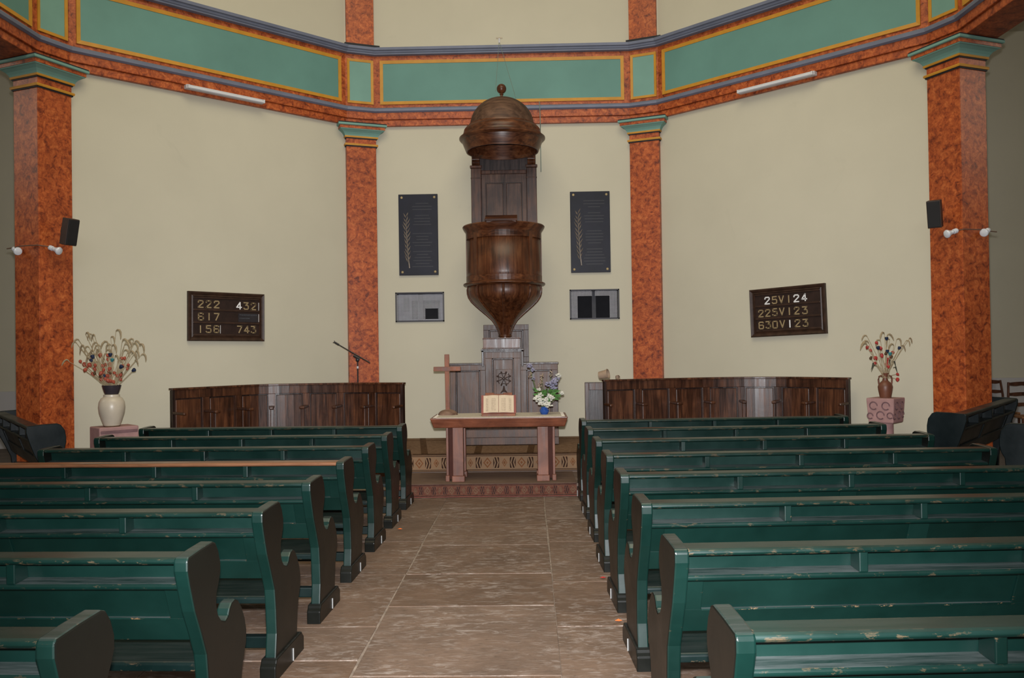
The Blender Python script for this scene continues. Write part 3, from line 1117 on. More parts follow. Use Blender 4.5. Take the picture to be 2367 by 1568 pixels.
# ------------------------------------------------------------------ pulpit
PX, PY = 0.012, 11.42
pul = empty('pulpit', (PX, PY, 1.58))
Z0 = -1.58
tub = MB().lathe([(0.0, 2.46 + Z0), (0.492, 2.46 + Z0), (0.494, 2.60 + Z0), (0.490, 3.12 + Z0), (0.47, 3.12 + Z0)], 64).build('tub', 'pulpit_wood', pul, smooth=False)
for p in tub.data.polygons:
    p.use_smooth = abs(p.normal.z) < 0.5
rim = MB().lathe([(0.470, 3.10 + Z0), (0.497, 3.105 + Z0), (0.507, 3.135 + Z0), (0.520, 3.15 + Z0), (0.540, 3.185 + Z0), (0.545, 3.20 + Z0), (0.535, 3.213 + Z0), (0.45, 3.216 + Z0), (0.45, 3.10 + Z0)], 64)
rim.build('rim', 'pulpit_side', pul, smooth=True)
MB().lathe([(0.46, 2.475 + Z0), (0.50, 2.475 + Z0), (0.515, 2.462 + Z0), (0.54, 2.452 + Z0), (0.543, 2.437 + Z0), (0.53, 2.424 + Z0), (0.50, 2.415 + Z0), (0.46, 2.415 + Z0)], 64).build('base_moulding', 'pulpit_side', pul, smooth=True)
pend = [(0.470, 2.43), (0.486, 2.38), (0.484, 2.33), (0.470, 2.28), (0.435, 2.225), (0.375, 2.165), (0.300, 2.10), (0.230, 2.04), (0.165, 1.975), (0.118, 1.90), (0.088, 1.83), (0.075, 1.78)]
pe = MB().lathe([(r * 0.985, z + Z0) for r, z in pend] + [(0.088, 1.775 + Z0), (0.09, 1.76 + Z0), (0.078, 1.75 + Z0), (0.078, 0.0)], 64).build('pendant', 'pulpit_wood', pul, smooth=True)
for ang in (-90, -135, -45, -180, 0):
    a = math.radians(ang)
    MB().tube([(math.cos(a) * r, math.sin(a) * r, z + Z0) for r, z in pend], [0.017] * 8 + [0.013, 0.011, 0.010, 0.009], 8).build('rib', 'pulpit_side', pe, smooth=True)
for ang in (-90 - 46, -90 + 46, -90 - 88, -90 + 88):
    a = math.radians(ang)
    MB().obox((math.cos(a) * 0.494, math.sin(a) * 0.494, 2.79 + Z0), (-math.sin(a), math.cos(a), 0), (math.cos(a), math.sin(a), 0), (0, 0, 1), 0.03, 0.006, 0.31).build('stile', 'pulpit_wood', tub, bevel=0.003)
MB().lathe([(0.485, 3.03 + Z0), (0.50, 3.03 + Z0), (0.50, 3.11 + Z0), (0.485, 3.11 + Z0)], 64).build('top_band', 'pulpit_side', tub, fix=True)
MB().lathe([(0.485, 2.47 + Z0), (0.502, 2.47 + Z0), (0.502, 2.545 + Z0), (0.485, 2.545 + Z0)], 64).build('bottom_band', 'pulpit_side', tub, fix=True)
desk = MB()
desk.obox((-0.015, -0.50, 3.255 + Z0), (1, 0, 0), (0, 1, 0.35), (0, -0.35, 1), 0.205, 0.12, 0.012)
desk.obox((-0.015, -0.47, 3.225 + Z0), (1, 0, 0), (0, 1, 0), (0, 0, 1), 0.19, 0.05, 0.03)
desk.build('book_rest', 'pulpit_side', pul, bevel=0.004)
# backboard against the wall
yb0 = WY - PY
bbd = MB().box(-0.445, 0.445, yb0 - 0.05, yb0 - 0.01, 2.9 + Z0, 4.40 + Z0).build('backboard', 'walnut_dark', pul)
for sx in (-1, 1):
    x0, x1 = sorted((sx * 0.315, sx * 0.455))
    MB().box(x0, x1, yb0 - 0.10, yb0 - 0.05, 2.9 + Z0, 4.10 + Z0).build('pilaster', 'walnut', bbd, bevel=0.006)
    MB().box(x0 - 0.012, x1 + 0.012, yb0 - 0.125, yb0 - 0.05, 4.10 + Z0, 4.135 + Z0).build('pilaster_cap', 'walnut', bbd, bevel=0.006)
    MB().box(x0 - 0.004, x1 + 0.004, yb0 - 0.107, yb0 - 0.05, 3.955 + Z0, 3.97 + Z0).build('astragal', 'walnut', bbd, bevel=0.003)
    # scroll bracket under the canopy
    mb = MB()
    pr = [(yb0 - 0.05, 4.14), (yb0 - 0.12, 4.14), (yb0 - 0.145, 4.165), (yb0 - 0.135, 4.20), (yb0 - 0.12, 4.215), (yb0 - 0.15, 4.26), (yb0 - 0.22, 4.31), (yb0 - 0.30, 4.33), (yb0 - 0.05, 4.33)]
    mb.prism_x([(y, z + Z0) for y, z in pr], x0 + 0.015, x1 - 0.015)
    mb.build('scroll_bracket', 'walnut', bbd, bevel=0.005)
door = MB().box(-0.31, 0.31, yb0 - 0.065, yb0 - 0.045, 2.9 + Z0, 4.02 + Z0).build('door_board', 'walnut_grey', bbd, bevel=0.004)
for x0, x1 in ((-0.245, -0.012), (0.03, 0.245)):
    MB().box(x0 - 0.012, x1 + 0.012, yb0 - 0.072, yb0 - 0.06, 2.9 + Z0, 3.90 + Z0).build('panel_moulding', 'walnut_dark', door, bevel=0.004)
    MB().box(x0, x1, yb0 - 0.079, yb0 - 0.06, 2.9 + Z0, 3.888 + Z0).build('panel', 'walnut_grey', door, bevel=0.008)
MB().box(-0.315, 0.315, yb0 - 0.085, yb0 - 0.05, 4.02 + Z0, 4.07 + Z0).build('lintel', 'walnut', bbd, bevel=0.006)
# canopy (sounding board)
can = MB().lathe([(0.445, 4.245), (0.462, 4.205), (0.478, 4.203), (0.500, 4.255), (0.528, 4.325), (0.533, 4.345), (0.552, 4.352), (0.570, 4.372), (0.570, 4.386), (0.556, 4.396), (0.530, 4.408), (0.524, 4.430), (0.514, 4.434),
                  (0.514, 4.455), (0.505, 4.490), (0.480, 4.520), (0.452, 4.535), (0.448, 4.552), (0.428, 4.556), (0.40, 4.556), (0.40, 4.40), (0.445, 4.40), (0.445, 4.245)], 72)
can.v = [(x, y, z + Z0) for x, y, z in can.v]
co = can.build('canopy', 'pulpit_side', pul, smooth=True)
MB().lathe([(0.0, 4.40 + Z0), (0.44, 4.40 + Z0)], 48).build('soffit', 'walnut_dark', co)
dome = [(0.424 * math.cos(t), 4.545 + 0.385 * math.sin(t) + Z0) for t in [PI / 2 * k / 14 for k in range(15)]]
MB().lathe(dome, 64).build('dome', 'dome_wood', co, smooth=True)
fin = MB().lathe([(0.03, 4.92), (0.045, 4.925), (0.03, 4.935), (0.018, 4.945), (0.017, 4.965), (0.028, 4.972), (0.017, 4.98), (0.017, 4.99)], 20)
fin.ball((0, 0, 5.048), 0.064, seg=24, rings=14)
fin.v = [(x, y, z + Z0) for x, y, z in fin.v]
fin.build('finial', 'pulpit_wood', co, smooth=True)
tag(pul, 'tall dark wooden pulpit with rounded tub and domed canopy on back wall', 'pulpit')

# suspension wires of the canopy
wr = empty('suspension_wire', (-0.02, D - 0.1, 5.80))
MB().tube([(0, -0.02, 0.0), (0.0, -0.02, 0.06)], 0.012, 8).build('insulator', 'metal_white', wr)
MB().tube([(-0.045, 0, 0.075), (0.045, 0, 0.075)], 0.008, 6).build('hook', 'bolt_brass', wr)
MB().tube([(-0.005, -0.02, 0.0), (-0.05, -0.32, -0.75)], 0.0028, 5).build('strand', 'thin_wire', wr)
MB().tube([(0.005, -0.02, 0.0), (0.22, -0.32, -0.85)], 0.0028, 5).build('strand', 'thin_wire', wr)
tag(wr, 'thin wire and hook hanging over the pulpit dome', 'wire')
ca = MB().tube([(0.52, D - 0.06, 5.0), (0.525, D - 0.05, 4.9), (0.53, D - 0.03, 4.7), (0.53, WY - 0.012, 4.6), (0.53, WY - 0.012, 4.05)], 0.006, 6).build('wall_cable', 'thin_wire')
tag(ca, 'thin vertical cable on back wall right of the pulpit canopy', 'cable')

# ------------------------------------------------------------------ stepped panelling below the pulpit
pan = empty('stepped_panelling', (0, 11.0, H2 + 0.005))
zz = -H2
body = MB()
body.prism_y([(-0.69, 0), (-0.69, 1.385 + zz), (-0.265, 1.385 + zz), (-0.265, 1.565 + zz), (0.24, 1.565 + zz), (0.24, 1.385 + zz), (0.69, 1.385 + zz), (0.69, 0)], 0.0, WY - 11.0 - 0.02)
body.build('body', 'walnut_grey', pan, bevel=0.003)
for x0, x1 in ((-0.70, -0.265), (0.245, 0.70)):
    MB().box(x0, x1, -0.03, 0.2, 1.385 + zz, 1.407 + zz).build('shoulder_cap', 'walnut_dark', pan, bevel=0.004)
mb = MB()
mb.box(-0.285, 0.262, -0.045, 0.3, 1.562 + zz, 1.585 + zz)
mb.box(-0.278, -0.25, -0.035, 0.0, 1.36 + zz, 1.565 + zz)
mb.box(0.226, 0.255, -0.035, 0.0, 1.36 + zz, 1.565 + zz)
mb.box(-0.278, 0.255, -0.035, 0.0, 1.545 + zz, 1.565 + zz)
mb.build('crown_moulding', 'walnut_dark', pan, bevel=0.004)


def framed(name, x0, x1, z0, z1, fw, par, y=0.0, mat='walnut_grey', dep=0.022):
    fr = MB()
    fr.box(x0, x1, y - dep, y, z0 + zz, z0 + fw + zz)
    fr.box(x0, x1, y - dep, y, z1 - fw + zz, z1 + zz)
    fr.box(x0, x0 + fw, y - dep, y, z0 + fw + zz, z1 - fw + zz)
    fr.box(x1 - fw, x1, y - dep, y, z0 + fw + zz, z1 - fw + zz)
    f = fr.build(name, 'walnut_grey', par, bevel=0.003)
    bd = MB()
    a, b, c, d = x0 + fw, x1 - fw, z0 + fw, z1 - fw
    t = 0.016
    for q in ((a, b, c, c + t), (a, b, d - t, d), (a, a + t, c, d), (b - t, b, c, d)):
        bd.box(q[0], q[1], y - dep * 0.7, y, q[2] + zz, q[3] + zz)
    bd.build('bead', 'walnut_dark', f, bevel=0.004)
    MB().box(a + t, b - t, y - 0.008, y + 0.002, c + t + zz, d - t + zz).build('panel', mat, f, bevel=0.006)
    return f


framed('left_frame', -0.685, -0.232, 0.56, 1.385, 0.07, pan)
framed('right_frame', 0.215, 0.685, 0.56, 1.385, 0.075, pan)
cf = framed('centre_frame', -0.232, 0.215, 0.56, 1.55, 0.085, pan, -0.004)
MB().box(-0.69, 0.69, -0.028, 0.0, 0.365 + zz, 0.455 + zz).build('plinth_board', 'walnut_grey', pan, bevel=0.003)
MB().box(-0.69, 0.69, -0.024, 0.0, 0.460 + zz, 0.555 + zz).build('plinth_board', 'walnut_grey', pan, bevel=0.003)
# carved cross emblem with pendant dove
em = MB()
ec = (0.0, -0.018, 1.205 + zz)
sq = MB().box(-0.10, 0.10, -0.016, 0.0, 0.98 + zz, 1.325 + zz).build('carved_field', 'walnut_grey', cf, bevel=0.004)
for k in range(4):
    a = PI / 2 * k
    ux, uz = math.cos(a), math.sin(a)
    px, pz = -uz, ux
    # flared arm with forked tip
    em.tube([(ec[0], ec[1], ec[2]), (ec[0] + ux * 0.075 + px * 0.028, ec[1], ec[2] + uz * 0.075 + pz * 0.028)], 0.006, 6)
    em.tube([(ec[0], ec[1], ec[2]), (ec[0] + ux * 0.075 - px * 0.028, ec[1], ec[2] + uz * 0.075 - pz * 0.028)], 0.006, 6)
    for s in (-1, 1):
        em.ball((ec[0] + ux * 0.082 + px * 0.031 * s, ec[1], ec[2] + uz * 0.082 + pz * 0.031 * s), 0.011, seg=8, rings=6)
    em.tube([(ec[0] + ux * 0.075 + px * 0.028, ec[1], ec[2] + uz * 0.075 + pz * 0.028), (ec[0] + ux * 0.06, ec[1], ec[2] + uz * 0.06), (ec[0] + ux * 0.075 - px * 0.028, ec[1], ec[2] + uz * 0.075 - pz * 0.028)], 0.005, 6)
    # linking arcs between the arms
    b = a + PI / 4
    pts = []
    for q in range(7):
        t = -0.5 + q / 6
        rr = 0.072 + 0.012 * math.cos(t * PI)
        pts.append((ec[0] + rr * math.cos(b + t * 0.75), ec[1], ec[2] + rr * math.sin(b + t * 0.75)))
    em.tube(pts, 0.006, 6)
em.ball(ec, 0.014, seg=10, rings=6)
em.tube([(0, ec[1], ec[2] - 0.09), (0, ec[1], ec[2] - 0.15)], [0.008, 0.02], 8)
em.tube([(-0.045, ec[1], ec[2] - 0.185), (-0.02, ec[1], ec[2] - 0.16), (0, ec[1], ec[2] - 0.15), (0.02, ec[1], ec[2] - 0.16), (0.045, ec[1], ec[2] - 0.185)], [0.004, 0.012, 0.018, 0.012, 0.004], 8)
em.build('emblem', 'emblem', cf, smooth=True)
lec = MB()
lec.box(-0.255, 0.215, -0.06, 0.14, 1.598 + zz, 1.715 + zz)
lec.box(-0.26, 0.22, -0.075, 0.15, 1.715 + zz, 1.727 + zz)
lec.box(-0.265, 0.225, -0.07, 0.15, 1.585 + zz, 1.600 + zz)
lec.build('desk_box', 'pulpit_wood', pan, bevel=0.004)
tag(pan, 'stepped brown wood panelling with carved cross emblem below the pulpit', 'panelling')
up = empty('upper_wall_panel', (0.01, WY, 1.40))
zz = -1.40
framed('frame', -0.315, 0.315, 1.40, 1.925, 0.075, up, -0.02)
MB().box(-0.315, 0.315, -0.022, -0.001, 1.40 + zz, 1.922 + zz).build('backing', 'walnut_grey', up)
tag(up, 'square wooden panel on the wall behind the foot of the pulpit', 'panel')

# ------------------------------------------------------------------ communion table and what stands on it
TT = 0.85
tab = empty('communion_table', (0, 9.28, H1))
zt = TT - H1
mb = MB()
mb.add([(-0.755, 0, zt), (0.735, 0, zt), (0.735, 0.66, zt), (-0.755, 0.66, zt), (-0.715, 0.03, zt - 0.105), (0.70, 0.03, zt - 0.105), (0.70, 0.63, zt - 0.105), (-0.715, 0.63, zt - 0.105)],
       [(0, 1, 2, 3), (7, 6, 5, 4), (4, 5, 1, 0), (5, 6, 2, 1), (6, 7, 3, 2), (7, 4, 0, 3)])
mb.build('table_top', 'table_wood', tab, bevel=0.008)
for sx in (-1, 1):
    for y0 in (0.10, 0.46):
        lg = MB()
        x0, x1 = sorted((sx * 0.405, sx * 0.52))
        lg.box(x0, x1, y0, y0 + 0.11, 0.065, zt - 0.10)
        leg = lg.build('leg', 'table_leg_wood', tab, bevel=0.004)
        a, b = sorted((sx * 0.515, sx * 0.572))
        MB().box(a, b, y0 + 0.085, y0 + 0.105, 0.02, zt - 0.10).build('web', 'leg_recess', leg)
        a, b = sorted((sx * 0.568, sx * 0.594))
        MB().box(a, b, y0 + 0.03, y0 + 0.11, 0.065, zt - 0.10).build('outer_strip', 'table_leg_wood', leg, bevel=0.004)
        a, b = sorted((sx * 0.392, sx * 0.53))
        MB().box(a, b, y0 - 0.018, y0 + 0.125, 0.0, 0.065).build('foot', 'table_leg_wood', leg, bevel=0.006)
        a, b = sorted((sx * 0.560, sx * 0.604))
        MB().box(a, b, y0 + 0.02, y0 + 0.12, 0.0, 0.065).build('foot', 'table_leg_wood', leg, bevel=0.006)
tag(tab, 'long reddish wood communion table on the lower altar step', 'table')
cl = MB()
cl.box(-0.69, 0.67, 0.035, 0.64, 0.0, 0.006)
for x in (-0.69, 0.67):
    for k in range(20):
        y = 0.05 + k * 0.03
        s = -1 if x < 0 else 1
        cl.tube([(x, y, 0.003), (x + s * 0.035, y + random.uniform(-.006, .006), 0.003)], 0.003, 4)
clo = cl.build('table_runner', 'linen', None, loc=(0, 9.28, TT))
tag(clo, 'pale linen runner spread over the communion table', 'cloth')

cr = empty('wooden_cross', (-0.598, 9.72, TT + 0.006))
dome = [(0.112 * math.cos(t), 0.062 * math.sin(t)) for t in [PI / 2 * k / 8 for k in range(9)]]
MB().lathe([(0, 0)] + dome, 28).build('base', 'cork', cr, smooth=True)
mb = MB()
mb.add([(-0.024, -0.014, 0.045), (0.022, -0.014, 0.045), (0.022, 0.014, 0.045), (-0.024, 0.014, 0.045), (-0.031, -0.014, 0.682), (0.022, -0.014, 0.682), (0.022, 0.014, 0.682), (-0.031, 0.014, 0.682)],
       [(0, 3, 2, 1), (4, 5, 6, 7), (0, 1, 5, 4), (1, 2, 6, 5), (2, 3, 7, 6), (3, 0, 4, 7)])
mb.build('upright', 'cross_wood', cr, bevel=0.003)
MB().box(-0.155, 0.150, -0.019, 0.019, 0.493, 0.543).build('crossbar', 'cross_wood', cr, bevel=0.003)
tag(cr, 'plain reddish wooden cross on a domed base on the table', 'cross')

bk = empty('open_bible', (-0.018, 9.50, TT + 0.006))
mb = MB()
mb.obox((0, 0.02, 0.012), (1, 0, 0), (0, 1, 0), (0, 0, 1), 0.185, 0.09, 0.012)
mb.obox((0, 0.06, 0.12), (1, 0, 0), (0, 0.35, 1), (0, -1, 0.35), 0.14, 0.12, 0.008)
for sx in (-1, 1):
    mb.obox((sx * 0.10, 0.088, 0.22), (1, 0, 0), (0, 0.35, 1), (0, -1, 0.35), 0.05, 0.028, 0.008)
mb.build('book_stand', 'cross_wood', bk, bevel=0.004)
cv = MB()
cv.obox((0, 0.032, 0.122), (1, 0, 0), (0, 0.33, 1), (0, -1, 0.33), 0.192, 0.105, 0.006)
cv.build('cover', 'book_red', bk, bevel=0.003)
for sx in (-1, 1):
    pg = MB()
    n = 8
    vs, fs = [], []
    ud, nd = Vector((0, 0.33, 1)).normalized(), Vector((0, -1, 0.33)).normalized()
    base = Vector((0, 0.032, 0.122)) + nd * 0.006
    for k in range(n + 1):
        t = k / n
        x = sx * (0.002 + 0.165 * t)
        h = 0.006 + 0.022 * math.sin(PI * min(1, t * 1.15 + 0.12)) ** 0.8 * (1 - 0.35 * t)
        for hh in (0.0, h):
            for vv in (-0.097, 0.098):
                p = base + nd * hh + ud * vv
                vs.append((x, p.y, p.z))
    for k in range(n):
        a, b = k * 4, k * 4 + 4
        fs += [(a + 2, a + 3, b + 3, b + 2), (a, b, b + 1, a + 1), (a, a + 2, b + 2, b), (a + 1, b + 1, b + 3, a + 3)]
    fs += [(0, 1, 3, 2), (n * 4, n * 4 + 2, n * 4 + 3, n * 4 + 1)]
    pg.add(vs, fs)
    po = pg.build('page_block', 'page', bk, smooth=False, fix=True)
    pr = MB()
    for c in range(2):
        xa = sx * (0.03 + c * 0.062)
        xb = sx * (0.08 + c * 0.062)
        for r in range(14):
            v0 = -0.075 + r * 0.0105
            t = (abs(xa + xb) / 2 - 0.002) / 0.165
            h = 0.0065 + 0.022 * math.sin(PI * min(1, t * 1.15 + 0.12)) ** 0.8 * (1 - 0.35 * t)
            p = base + nd * (h + 0.0002) + ud * v0
            pr.obox(((xa + xb) / 2, p.y, p.z), (1, 0, 0), ud, nd, 0.024, 0.0028, 0.0006)
    pr.build('print', 'page_print', po)
tag(bk, 'open bible with red cover on a small stand on the table', 'book')


# ------------------------------------------------------------------ flowers
def arc_stem(p0, p1, bend, n=8):
    p0, p1, bend = Vector(p0), Vector(p1), Vector(bend)
    return [p0.lerp(p1, k / n) + bend * math.sin(PI * k / n) for k in range(n + 1)]


# bouquet in the blue vase
fv = empty('flower_vase', (0.487, 9.60, TT + 0.006))
MB().lathe([(0.0, 0), (0.034, 0), (0.04, 0.008), (0.052, 0.03), (0.052, 0.05), (0.040, 0.066), (0.036, 0.078), (0.042, 0.086), (0.036, 0.086), (0.03, 0.07), (0.0, 0.06)], 28).build('vase', 'blue_glaze', fv, smooth=True, fix=True)
rf = random.Random(5)


def blossom(name, mat, parent, c, r, n=26, squash=0.8, pr=0.34):
    mb = MB()
    for _ in range(n):
        u = Vector((rf.gauss(0, 1), rf.gauss(0, 1), rf.gauss(0, 1))).normalized()
        q = Vector(c) + Vector((u.x * r, u.y * r, u.z * r * squash)) * rf.uniform(0.55, 1.0)
        mb.ball(q, r * pr, r * pr, r * pr * 0.6, seg=6, rings=4)
    return mb.build(name, mat, parent, smooth=True)


for c, r in (((-0.075, -0.03, 0.175), 0.05), ((-0.02, -0.05, 0.135), 0.05), ((0.045, -0.05, 0.11), 0.045), ((0.06, -0.02, 0.185), 0.05), ((-0.045, -0.04, 0.215), 0.036), ((0.02, -0.04, 0.165), 0.04),
             ((0.20, -0.01, 0.235), 0.026), ((-0.06, -0.02, 0.28), 0.025), ((0.165, 0.02, 0.43), 0.03)):
    blossom('white_blossom', 'petal_white', fv, c, r)
for c, r in (((0.06, 0.01, 0.335), 0.048), ((0.12, 0.0, 0.36), 0.05), ((0.11, 0.02, 0.29), 0.04), ((-0.155, 0.02, 0.545), 0.032), ((-0.125, 0.02, 0.50), 0.03), ((-0.115, 0.02, 0.40), 0.022), ((0.15, 0.02, 0.40), 0.03)):
    blossom('lilac_blossom', 'petal_lilac', fv, c, r, 22)
for c in ((-0.03, 0.0, 0.37), (-0.045, 0.0, 0.32), (-0.02, 0.01, 0.42), (-0.15, 0.02, 0.44), (0.08, 0.01, 0.445)):
    blossom('dried_spike', 'petal_dry', fv, c, 0.02, 14, 2.2, 0.4)
mb = MB()
for tip in ((-0.155, 0.02, 0.54), (-0.115, 0.02, 0.40), (-0.03, 0, 0.36), (-0.045, 0, 0.31), (-0.02, 0.01, 0.41), (0.06, 0.01, 0.33), (0.12, 0, 0.35), (0.165, 0.02, 0.43), (0.08, 0.01, 0.44), (0.20, -0.01, 0.235), (-0.06, -0.02, 0.28), (0.05, 0, 0.2), (-0.07, -.03, .17)):
    mb.tube(arc_stem((rf.uniform(-.02, .02), rf.uniform(-.02, .02), 0.06), tip, (tip[0] * 0.15, 0, 0.02)), 0.0028, 5)
mb.build('stems', 'stem_green', fv)
for k in range(46):
    a = rf.uniform(0, 2 * PI)
    rr = rf.uniform(0.03, 0.13)
    c = Vector((0.045 + rr * math.cos(a) * 1.15, -0.01 + rr * math.sin(a) * 0.6, rf.uniform(0.15, 0.28)))
    d = Vector((math.cos(a), math.sin(a) * .6, rf.uniform(-0.2, 0.8))).normalized()
    s = d.cross(Vector((0.2, 0.9, 0.3))).normalized()
    nrm = d.cross(s)
    l, wd = rf.uniform(0.025, 0.045), rf.uniform(0.011, 0.018)
    lf = MB()
    lf.add([c - d * l, c + s * wd + nrm * .003, c + d * l + nrm * .006, c - s * wd + nrm * .003, c + nrm * 0.004 - d * l * 0.1], [(0, 1, 4), (1, 2, 4), (2, 3, 4), (3, 0, 4)])
    lf.build('leaf', 'leaf_green', fv, smooth=True)
tag(fv, 'small blue vase of white and lilac flowers on the table', 'flowers')


def dried_bouquet(root, zmouth, ears, reds, pods, teals, spread, seed, red_mat, leaves=0):
    """stems fan out of the mouth; every ear, lantern and pod is its own part"""
    rr = random.Random(seed)
    st = MB()
    ear_p = MB()
    ear_p.tube([(0, 0, 0), (0.012, 0, 0.012), (0.028, 0, 0.012), (0.042, 0, -0.004), (0.05, 0, -0.03), (0.052, 0, -0.055)], [0.003, 0.006, 0.008, 0.008, 0.007, 0.002], 6)
    ear0 = ear_p.build('wheat_ear', 'straw_ear', root, smooth=True)
    lan = MB()
    lan.lathe([(0.0, -0.024), (0.008, -0.018), (0.017, -0.004), (0.018, 0.006), (0.012, 0.017), (0.0, 0.022)], 8)
    lan0 = lan.build('seed_lantern', red_mat, root, smooth=True)
    pod = MB().ball((0, 0, 0), 0.016, 0.016, 0.014, seg=8, rings=6)
    pod.tube([(0, 0, 0.01), (0, 0, 0.02)], [0.008, 0.012], 8)
    pod0 = pod.build('seed_pod', 'pod_brown', root, smooth=True)
    th = MB().lathe([(0.0, -0.02), (0.010, -0.018), (0.018, -0.002), (0.022, 0.012), (0.018, 0.022), (0.0, 0.018)], 10)
    th0 = th.build('thistle', 'flower_navy', root, smooth=True)
    th1 = th0.copy()
    th1.data = th0.data.copy()
    th1.data.materials[0] = M['flower_teal']
    COL.objects.link(th1)
    th1.parent = root
    th1.name = 'thistle'
    first = {}

    def put(o, loc, rot, sc):
        if o.name not in first:
            first[o.name] = 1
            o.location, o.rotation_euler, o.scale = loc, rot, (sc,) * 3
        else:
            inst(o, root, loc, rot, sc)
    for (x, z) in ears:
        y = rr.uniform(-0.10, 0.10)
        p0 = (rr.uniform(-.03, .03), rr.uniform(-.03, .03), zmouth - 0.05)
        tip = (x, y, z)
        st.tube(arc_stem(p0, tip, (x * 0.06, 0, 0.03)), 0.0022, 4)
        s = 1 if x > 0 else -1
        if rr.random() < 0.15:
            s = -s
        put(ear0, tip, (0, rr.uniform(-0.3, 0.3), (0 if s > 0 else PI) + rr.uniform(-.6, .6)), rr.uniform(0.9, 1.35))
    for (x, z) in reds:
        y = rr.uniform(-0.09, 0.05)
        p0 = (rr.uniform(-.03, .03), rr.uniform(-.03, .03), zmouth - 0.05)
        st.tube(arc_stem(p0, (x, y, z), (x * 0.05, 0, 0.01)), 0.0022, 4)
        put(lan0, (x, y, z), (rr.uniform(-.6, .6), rr.uniform(-.6, .6), rr.uniform(0, 6)), rr.uniform(0.85, 1.25))
    for (x, z) in pods:
        y = rr.uniform(-0.09, 0.02)
        st.tube(arc_stem((0, 0, zmouth - 0.05), (x, y, z), (x * 0.05, 0, 0.01)), 0.0022, 4)
        put(pod0, (x, y, z), (rr.uniform(-.6, .6), rr.uniform(-.6, .6), 0), rr.uniform(0.9, 1.2))
    for (x, z, t) in teals:
        y = rr.uniform(-0.11, -0.03)
        st.tube(arc_stem((0, 0, zmouth - 0.05), (x, y, z), (0, 0, 0)), 0.0032, 5)
        put(th1 if t else th0, (x, y, z), (0, math.atan2(x, z - zmouth), 0), rr.uniform(0.8, 1.05))
    for k in range(leaves):
        a = rr.uniform(0, 2 * PI)
        lf = MB()
        x0 = spread * 0.35 * math.cos(a)
        pts = [(x0, 0.3 * spread * math.sin(a), zmouth + 0.06 + 0.02 * k), (x0 * 1.4, 0.3 * spread * math.sin(a), zmouth + 0.07 + 0.02 * k), (x0 * 1.7, 0.3 * spread * math.sin(a), zmouth + 0.0 + 0.02 * k)]
        lf.tube(pts, [0.003, 0.009, 0.002], 5)
        lf.build('dry_leaf', 'dry_leaf', root, smooth=True)
    st.build('stems', 'straw', root)


# left pedestal, vase and dried bouquet
pl = empty('stone_pedestal', (-4.08, 9.06, 0), math.radians(45))
MB().box(-0.20, 0.20, -0.15, 0.15, 0.0, 0.835).build('block', 'pink_stone', pl, bevel=0.012)
MB().box(-0.185, 0.185, -0.158, -0.14, 0.77, 0.80).build('carved_band', 'pink_stone_carve', pl, bevel=0.004)
for x, z, r in ((-0.09, 0.60, 0.075), (0.09, 0.62, 0.075), (-0.02, 0.44, 0.07), (0.12, 0.42, 0.06), (-0.13, 0.40, 0.05)):
    sw = MB().tube([(x + r * (1 - k / 16) * math.cos(k * 0.55), -0.152, z + r * (1 - k / 16) * math.sin(k * 0.55)) for k in range(15)], 0.009, 6)
    sw.build('carved_scroll', 'pink_stone_carve', pl, smooth=True)
tag(pl, 'square pinkish carved stone pedestal under the cream vase', 'pedestal')
vl = empty('cream_vase', (-4.075, 9.0, 0.837))
MB().lathe([(0.0, 0), (0.078, 0), (0.080, 0.008), (0.10, 0.06), (0.125, 0.14), (0.132, 0.20), (0.126, 0.255), (0.105, 0.295), (0.078, 0.312)], 40).build('body', 'vase_cream', vl, smooth=True)
MB().lathe([(0.072, 0.308), (0.080, 0.312), (0.080, 0.332), (0.068, 0.336)], 40).build('neck_ring', 'vase_cream', vl, smooth=True)
MB().lathe([(0.0795, -0.001), (0.0815, 0.003), (0.081, 0.009), (0.079, 0.010)], 40).build('foot_line', 'pod_brown', vl)
MB().lathe([(0.060, 0.334), (0.072, 0.35), (0.088, 0.40), (0.096, 0.432), (0.090, 0.432), (0.06, 0.36), (0.0, 0.36)], 40).build('collar', 'vase_collar', vl, smooth=True)
tag(vl, 'large cream vase with dark collar on the square pink pedestal', 'vase')
bl = empty('dried_bouquet', (-4.075, 9.0, 1.20))
sc = 0.148  # metres per 5.2 px column of the photographed bouquet, only used to lay the heads out
K = lambda px, py: ((px - 258) * 0.00452, (894 - py) * 0.00452 + 0.07)
ears = [K(*p) for p in ((178, 795), (198, 775), (209, 776), (231, 780), (228, 797), (262, 783), (274, 768), (285, 793), (293, 793), (306, 790), (312, 795), (326, 802), (190, 790), (200, 805), (212, 805), (222, 812),
                        (252, 800), (268, 803), (300, 820), (306, 840), (316, 818), (182, 812), (170, 838), (240, 815), (246, 796), (280, 815))]
reds = [K(*p) for p in ((185, 838), (190, 845), (198, 850), (206, 858), (215, 846), (221, 856), (232, 824), (246, 834), (252, 825), (252, 845), (251, 853), (253, 862), (263, 866), (283, 832), (291, 832), (298, 848),
                         (294, 856), (206, 830), (228, 870), (240, 866), (236, 880), (256, 872), (268, 872), (246, 878), (262, 884), (272, 886), (215, 868))]
pods = [K(*p) for p in ((238, 848), (228, 866), (264, 866), (283, 868), (236, 874))]
teals = [(*K(*p[:2]), p[2]) for p in ((216, 836, 0), (226, 828, 0), (262, 824, 0), (270, 836, 1), (290, 852, 0), (318, 860, 0), (245, 873, 0))]
ears += [(random.Random(k).uniform(-0.3, 0.3), random.Random(k + 50).uniform(0.3, 0.5)) for k in range(16)]
reds += [(random.Random(k).uniform(-0.16, 0.13), 0.09 + random.Random(k + 90).uniform(0, 0.2)) for k in range(18)]
